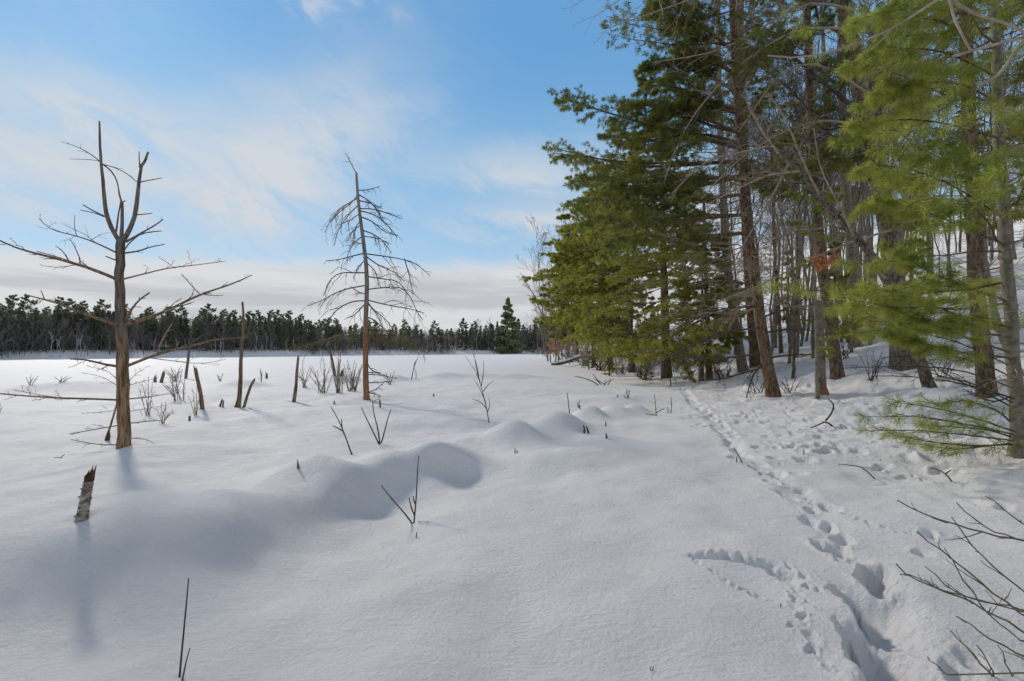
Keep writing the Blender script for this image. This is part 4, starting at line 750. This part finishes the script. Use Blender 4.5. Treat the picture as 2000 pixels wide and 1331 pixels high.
def place(src, spots, labels, cat, group, smin=.8, smax=1.2, tilt=.04):
    used = set()
    for i, (x, y) in enumerate(spots):
        k = i % len(src); s = random.uniform(smin, smax); loc = (x, y, float(zf(x, y)) - .05)
        rz = random.uniform(0, 6.28); tl = (random.gauss(0, tilt), random.gauss(-.03, tilt))
        if id(src[k]) not in used and src[k].get('category') is None:
            o = src[k]; o.location = loc; o.rotation_euler = (tl[0], tl[1], rz); o.scale = (s, s, s); used.add(id(src[k])); o['category'] = cat; o['group'] = group; o['label'] = labels[k]
        else: o = dup(src[k], loc, rz, (s, s, s), tl, labels[k], group); o['category'] = cat
def scatter(n, px0, px1, d0, d1, mind=1.2, smin=1.5, taken=[]):
    out = []; tries = 0
    while len(out) < n and tries < n * 60:
        tries += 1; px = random.uniform(px0, px1); dd = d0 * (d1 / d0) ** random.random(); x = (px - 1000) / F * dd
        if x - float(np.interp(dd, SY, SX)) < smin: continue
        if all((x - a) ** 2 + (dd - b) ** 2 > mind ** 2 for a, b in taken): out.append((x, dd)); taken.append((x, dd))
    return out
place(bare_src, scatter(84, 1430, 2250, 27, 78, 1.3, 5.0), ['slim bare grey deciduous tree on the snowy slope among the pines', 'taller bare brown tree with a high twiggy crown on the snowy slope', 'small bare twiggy tree on the snowy slope among the pines'], 'bare tree', 'bare trees on the wooded slope')
place([bare_src[1]], scatter(34, 1420, 1780, 23, 40, .9, 4.0), ['taller bare brown tree with a high twiggy crown on the snowy slope'], 'bare tree', 'bare trees on the wooded slope', .75, 1.15)
place(pine_src[:2], scatter(16, 1430, 2300, 28, 64, 3.0, 6.0), ['tall pine with a bare lower trunk on the snowy slope', 'bushy pine with green boughs low on its trunk on the snowy slope'], 'pine tree', 'pines on the wooded slope')
place(pine_src[2:], [(9.4, 25.5), (11.5, 34), (15.2, 24), (21, 27), (12.6, 47), (20.5, 38)], ['', '', 'young green pine sapling with boughs to the snow on the wooded slope'][2:], 'sapling', 'young pines on the wooded slope')
# edge trees further up the shore
sp_ = [(9.6 + random.uniform(0, 4), y) for y in (66, 74, 84, 93, 104, 116, 128, 142, 158, 176, 196)]
place(bare_src, [(x - .5, y + random.uniform(-3, 3)) for x, y in sp_] + [(6.4, 70), (6.6, 78), (6.2, 88), (5.6, 75), (5.9, 83), (7.6, 72), (6.9, 92), (7.8, 86), (7.4, 66), (8.4, 98), (11, 60)], ['slim bare grey tree far along the right shore', 'taller bare brown tree far along the right shore', 'small bare twiggy tree far along the right shore'], 'bare tree', 'bare trees far along the right shore', 1.0, 1.45)
place(pine_src[:2], [(x + random.uniform(1, 6), y + random.uniform(-3, 3)) for x, y in sp_] + [(x + random.uniform(7, 16), y + random.uniform(-3, 3)) for x, y in sp_], ['tall pine far along the right shore', 'bushy pine far along the right shore'], 'pine tree', 'pines far along the right shore', .75, 1.1)
# leaning birch, rust-coloured beeches and the fallen log on the far right shore
t, B, d, Q, r = hero([(1094, 703), (1078, 670), (1062, 625), (1045, 580), (1024, 545)], 1.6, .6, 'birch_tree', 'bare birch leaning left over the ice at the end of the forest edge', 'birch tree', 'bark_smooth', 7)
wood = MB(); P, Rr = spawn(Q[None], r[None], 18, .25, 1, 40, .34, 6, .05, 0, False, .03, rr=.5, rmin=.025); tubes(wood, P, Rr, 4); S, SR = spawn(P, Rr, 8, .2, 1, 40, .5, 4, -.1, 0, False, .05, rr=.6, rmin=.016); tubes(wood, S, SR, 3); Te, TR = spawn(S, SR, 4, .2, 1, 40, .6, 4, -.1, 0, False, .05, rr=.6, rmin=.013); tubes(wood, Te, TR, 3); parts(t, B, wood, None, 'twig_grey')
for (px, py, h, lab) in [(1098, 705, 6.5, 'rust-leaved beech nearest along the right shore'), (1086, 702, 5.2, 'low rust-leaved beech nearer the ice on the right shore'), (1108, 705, 8, 'taller rust-leaved beech under the green boughs on the right shore')]:
    B = G(px, py); t = empty('beech_tree', B, lab, 'beech tree', 'rust-leaved beeches on the right shore'); T = np.linspace(B - [0, 0, .3], B + [-.5, 0, h], 8); rT = np.linspace(.09, .02, 8)
    mb = MB(); tubes(mb, T, rT, 6); mb.build('trunk', M['bark_smooth'], t, B)
    wood, leaf = MB(), MB(); P, Rr = spawn(T[None], rT[None], 16, .15, 1, 62, .5, 5, .1, 0, False, .03, rr=.5, rmin=.012); tubes(wood, P, Rr, 4); S, SR = spawn(P, Rr, 8, .2, 1, 45, .5, 4, 0, 0, False, .05, rr=.6, rmin=.009); tubes(wood, S, SR, 3)
    tufts(leaf, S, 4, 2, .20, .15, .2, 60); parts(t, B, wood, leaf, 'twig_red', 'leaf_orange', lname='dry_leaves')
snagB = G(1078, 714); mb = MB(); LP = np.array([snagB + [0, 0, .05], snagB + [1.8, 1.5, .35], snagB + [4.0, 3, 1.1]]); Lq = np.stack([np.interp(np.linspace(0, 2, 9), [0, 1, 2], LP[:, i]) for i in range(3)], 1)
t = empty('fallen_log', snagB, 'fallen snow-topped log at the edge of the ice by the forest', 'fallen log'); tubes(mb, Lq, np.linspace(.17, .22, 9), 9, True, .06); mb.build('log', M['bark_pine'], t, snagB)
mb = MB(); tubes(mb, Lq + [0, 0, .15], np.linspace(.12, .19, 9), 8, True, .08); mb.build('snow_cap', M['snow_cap'], t, snagB)
# undergrowth on the bank: brush seen only as a mass
mb = MB(); n = 230; px = rng.uniform(1100, 1420, n); dd = np.exp(rng.uniform(math.log(18), math.log(75), n)); x = (px - 1000) / F * dd; k = (x - np.interp(dd, SY, SX)) > -1.0; x, dd = x[k], dd[k]
n2 = 300; d2 = np.exp(rng.uniform(math.log(30), math.log(112), n2)); x2 = np.interp(d2, SY, SX) + rng.uniform(-1.0, 4.5, n2); x = np.concatenate([x, x2]); dd = np.concatenate([dd, d2]); n = len(x)
z = zf(x, dd); hh = (rng.uniform(.4, 1.8, n) * np.where(np.arange(n) >= n - n2, 1.9, 1))[:, None, None]; s = np.linspace(0, 1, 4)[None, :, None]; dr = rng.normal(0, .35, (n, 1, 3)); dr[..., 2] = 1
P = np.stack([x, dd, z - .05], 1)[:, None] + dr * hh * s; Rr = np.full((n, 4), 1.) * (.004 + dd[:, None] * .00022); tubes(mb, P, Rr, 3); S, SR = spawn(P, Rr, 6, .2, 1, 40, .5, 4, .05, 0, False, .05, rr=.8, rmin=.006); tubes(mb, S, SR, 3)
S, SR = spawn(S, SR, 3, .2, 1, 40, .5, 3, .0, 0, False, .05, rr=.8, rmin=.005); tubes(mb, S, SR, 3)
tag(mb.build('undergrowth', M['twig_grey']), 'tangle of thin bare brush under the trees on the bank', 'brush', kind='stuff')
# stems by the roots of the oak
for (px, py, h, w_, n, lab) in [(1705, 745, 70, 50, 9, 'group of thin slanting stems in front of the thick oak'), (1655, 700, 40, 60, 8, 'thin twiggy shrub between the straight brown pine and the oak'), (1840, 740, 60, 70, 9, 'thin bare shrub between the oak and the right-hand pines'), (1480, 770, 44, 90, 6, 'few thin twigs at the foot of the big edge pine'), (1540, 770, 40, 60, 6, 'few thin twigs right of the big edge pine foot')]:
    bush((px, py), w_, h, n, lab, 'twig', 'bare brush under the near trees')
for k, (px, py, w_, h, n, lab) in enumerate([(1255, 738, 60, 34, 14, 'brown brush between the pine with the bare stub and the pine second along the edge'), (1212, 732, 50, 36, 14, 'brown brush between the second and third pines of the forest edge'), (1172, 724, 50, 36, 14, 'brown brush between the third pine and the hemlock of the forest edge'),
        (1142, 716, 44, 34, 12, 'brown brush at the foot of the hemlock'), (1115, 708, 40, 30, 12, 'brown brush beside the fallen log'), (1340, 742, 60, 34, 12, 'brown brush right of the pine with the bare stub'), (1410, 742, 60, 46, 12, 'brown brush left of the slim leaning pine stem')]):
    bush((px, py), w_, h, n, lab, 'twig_grey' if k % 2 else 'twig', 'brown brush under the edge pines', 6)
for (px, py, h, lab) in [(1190, 735, 1.5, 'low green pine seedling beneath the third edge pine'), (1150, 722, 1.8, 'low green pine seedling beneath the hemlock'), (1262, 744, 1.3, 'low green pine seedling left of the bare trunk stub')]:
    q = G(px, py); o = dup(pine_src[2], (q[0], q[1], q[2] - .1), random.uniform(0, 6), (h / 6 * 1.8, h / 6 * 1.8, h / 6), (0, 0), lab, None); o['category'] = 'seedling'; del o['group']
# ------------------------------------------------------------------ trees beyond the lake
farp = [gen_pine(15, 52, 4, lambda z: np.interp(z, [4, 8, 12, 15], [1.8, 2.6, 1.6, .2]), 'needle_far', (6, 2, 2, 6, .42, .10), (.1, .5), -.02, .2, bm='far_trunk', dead=0, K=4, twr=.015),
        gen_pine(14, 56, 1.5, lambda z: np.interp(z, [1, 5, 10, 14], [2.2, 2.5, 1.3, .15]), 'needle_far', (6, 2, 2, 6, .42, .11), (.0, .4), -.05, .18, bm='far_trunk', dead=0, K=4, twr=.015),
        gen_pine(13, 58, .8, lambda z: np.interp(z, [0, 2, 13], [2.1, 2.2, .1]), 'needle_far', (6, 2, 2, 6, .42, .11), (-.25, .1), -.1, .14, nm='spruce_tree', bm='far_trunk', dead=0, K=4, twr=.015),
        gen_pine(17, 40, 7, lambda z: np.interp(z, [7, 10, 14, 17], [1.4, 2.9, 2.0, .3]), 'needle_far', (7, 2, 2, 6, .45, .09), (.15, .55), .0, .2, bm='far_trunk', dead=0, K=4, twr=.015)]
farb = [gen_bare(11, 14, crown=.25, mat='far_trunk', wm='far_trunk', r0=.14, rm=.022, K=(9, 6)), gen_bare(10, 16, crown=.2, mat='far_trunk', wm='twig_red', r0=.1, rm=.020, K=(9, 6))]
farw = [gen_bare(8.5, 5, crown=.5, mat='far_birch', wm='far_birch', r0=.13, rm=.045, ang=26, nm='birch_tree', K=(3, 2)), gen_bare(7, 4, crown=.4, mat='far_birch', wm='far_birch', r0=.11, rm=.045, ang=30, nm='birch_tree', K=(2, 2))]
def farspot(px, back): 
    a = math.atan((px - 1000) / F); r_ = float(np.interp(a, AZ, RF)) + back; return (r_ * math.sin(a), r_ * math.cos(a))
def fars(n, b0, b1, x0=-120, x1=1130): return [farspot(x0 + (x1 - x0) * (i + random.random()) / n, random.uniform(b0, b1)) for i in range(n)]
random.seed(11)
FL = ['pine in the treeline beyond the lake', 'dense full pine in the treeline beyond the lake', 'pointed spruce in the treeline beyond the lake', 'tall pine with a high open crown standing above the far treeline']
f1 = fars(130, 5, 16); f2 = fars(110, 18, 38); random.shuffle(f1); random.shuffle(f2)
def far_height(x, y): return float(np.interp(x / y * 1000 + 1000, [-100, 0, 300, 500, 600, 700, 900, 1000, 1130], [9.4, 9.8, 10.8, 11.6, 12.2, 10.8, 13, 14, 15]))
def place_far(src, spots, lab, cat, group, smin, smax):
    for i, (x, y) in enumerate(spots):
        s = random.uniform(smin, smax) * far_height(x, y) / src[i % len(src)]['height_m']; loc = (x, y, float(zf(x, y)) - .1); j = i % len(src)
        if src[j].get('category') is None: o = src[j]; o.location = loc; o.scale = (s, s, s); o['category'] = cat; o['group'] = group; o['label'] = lab[j]
        else: o = dup(src[j], loc, random.uniform(0, 6.28), (s, s, s), (random.gauss(0, .02), random.gauss(0, .02)), lab[j], group); o['category'] = cat
for q, h in zip(farp + farb + farw, (15, 14, 13, 15.5, 11, 10, 13, 12)): q['height_m'] = h
place_far([farp[1], farp[2], farp[0], farp[1]], f1, [FL[1], FL[2], FL[0], FL[1]], 'pine tree', 'evergreens in the treeline beyond the lake', .62, .98)
place_far(farp, f2, FL, 'pine tree', 'evergreens in the treeline beyond the lake', .75, 1.0)
place_far([farp[3]], [farspot(px, random.uniform(10, 20)) for px in (20, 55, 120, 138, 165, 200, 240, 292, 330, 352, 395, 410, 440, 455, 485, 500, 530, 545, 568, 590, 645, 655, 720, 735, 790, 850, 925, 960)], [FL[3]], 'pine tree', 'evergreens in the treeline beyond the lake', .98, 1.14)
place_far(farb, fars(120, 1, 14), ['bare brown tree in the treeline beyond the lake', 'low reddish bare tree in the treeline beyond the lake'], 'bare tree', 'bare trees in the treeline beyond the lake', .62, .92)
place_far(farw, [farspot(px, random.uniform(-1, 4)) for px in (100, 112, 118, 150, 158, 165, 232, 250, 256, 262, 300, 325, 345, 420, 430, 437, 500, 512, 520, 530, 560, 575, 640, 655, 690, 730, 812, 835, 845, 868, 890, 905, 965, 1010)], ['white-stemmed birch at the edge of the far shore', 'small leaning white-stemmed birch at the edge of the far shore'], 'birch tree', 'white birches along the far shore', .55, .85)
place_far(farp[:3], [farspot(px, random.uniform(4, 20)) for px in (905, 922, 938, 950, 962, 972, 1012, 1022, 1034, 1046, 1058, 1070, 1082)], FL[:3], 'pine tree', 'evergreens in the treeline beyond the lake', 1.0, 1.35)
place_far(farb, [farspot(px, random.uniform(0, 8)) for px in (930, 955, 968, 1010, 1020, 1030, 1040, 1050, 1060, 1070, 1080)], ['bare brown tree in the treeline beyond the lake', 'low reddish bare tree in the treeline beyond the lake'], 'bare tree', 'bare trees in the treeline beyond the lake', .9, 1.3)
# the tall spruce standing out on the far shore
B0 = farspot(992, 2); B = np.array([B0[0], B0[1], float(zf(*B0))])
sp1 = gen_pine(30, 110, 1.0, lambda z: np.interp(z, [0, 2, 14, 24, 30], [7.0, 9.5, 5.4, 2.6, .4]), 'needle_spruce', (9, 3, 2, 6, .9, .34), (-.35, .0), -.05, .35, nm='spruce_tree', bm='far_trunk', dead=0, K=5, twr=.03)
sp1.location = B; tag(sp1, 'tallest pointed spruce rising well above the far shore trees', 'spruce tree')
# dark scrub below the far trees
mb = MB(); n = 5200; a = np.arctan((rng.uniform(-200, 1130, n) - 1000) / F); r_ = np.interp(a, AZ, RF) + rng.uniform(3, 40, n); x, y = r_ * np.sin(a), r_ * np.cos(a); z = zf(x, y)
hh = rng.uniform(1.5, 5.5, n)[:, None, None]; s = np.linspace(0, 1, 3)[None, :, None]; dr = rng.normal(0, .18, (n, 1, 3)); dr[..., 2] = 1; P = np.stack([x, y, z - .1], 1)[:, None] + dr * hh * s; Rr = np.full((n, 3), .045); tubes(mb, P, Rr, 3)
S, SR = spawn(P, Rr, 6, .3, 1, 45, .5, 3, .05, 0, False, .05, rr=.8, rmin=.032); tubes(mb, S, SR, 3)
tag(mb.build('undergrowth', M['far_trunk']), 'dark tangle of bare brush at the foot of the far treeline', 'brush', kind='stuff')

# the wood further back beyond the lake: one mass of bare crowns
mb = MB(); n = 2600; a = np.arctan((rng.uniform(-250, 1130, n) - 1000) / F); r_ = np.interp(a, AZ, RF) + rng.uniform(14, 60, n); x, y = r_ * np.sin(a), r_ * np.cos(a); z = zf(x, y)
Ht = np.interp(x / y * 1000 + 1000, [0, 300, 500, 600, 700, 900, 1130], [8.4, 9.2, 9.6, 10, 9.0, 10.8, 12.5]) * rng.uniform(.7, 1.0, n)
s = np.linspace(0, 1, 4)[None, :, None]; dr = rng.normal(0, .05, (n, 1, 3)); dr[..., 2] = 1; P = np.stack([x, y, z - .1], 1)[:, None] + dr * Ht[:, None, None] * s; Rr = np.array([.09, .07, .045, .02])[None] * np.ones((n, 1)); tubes(mb, P, Rr, 3)
S, SR = spawn(P, Rr, 12, .25, 1, 42, .30, 3, .15, 0, False, .05, rr=.6, rmin=.022, prof=lambda t: 1.2 - .7 * t); tubes(mb, S, SR, 3)
S, SR = spawn(S, SR, 5, .2, 1, 40, .5, 3, .1, 0, False, .05, rr=.7, rmin=.018); tubes(mb, S, SR, 3)
tag(mb.build('distant_wood', M['twig_red']), 'grey brown mass of bare woodland behind the far treeline', 'wood', kind='stuff')
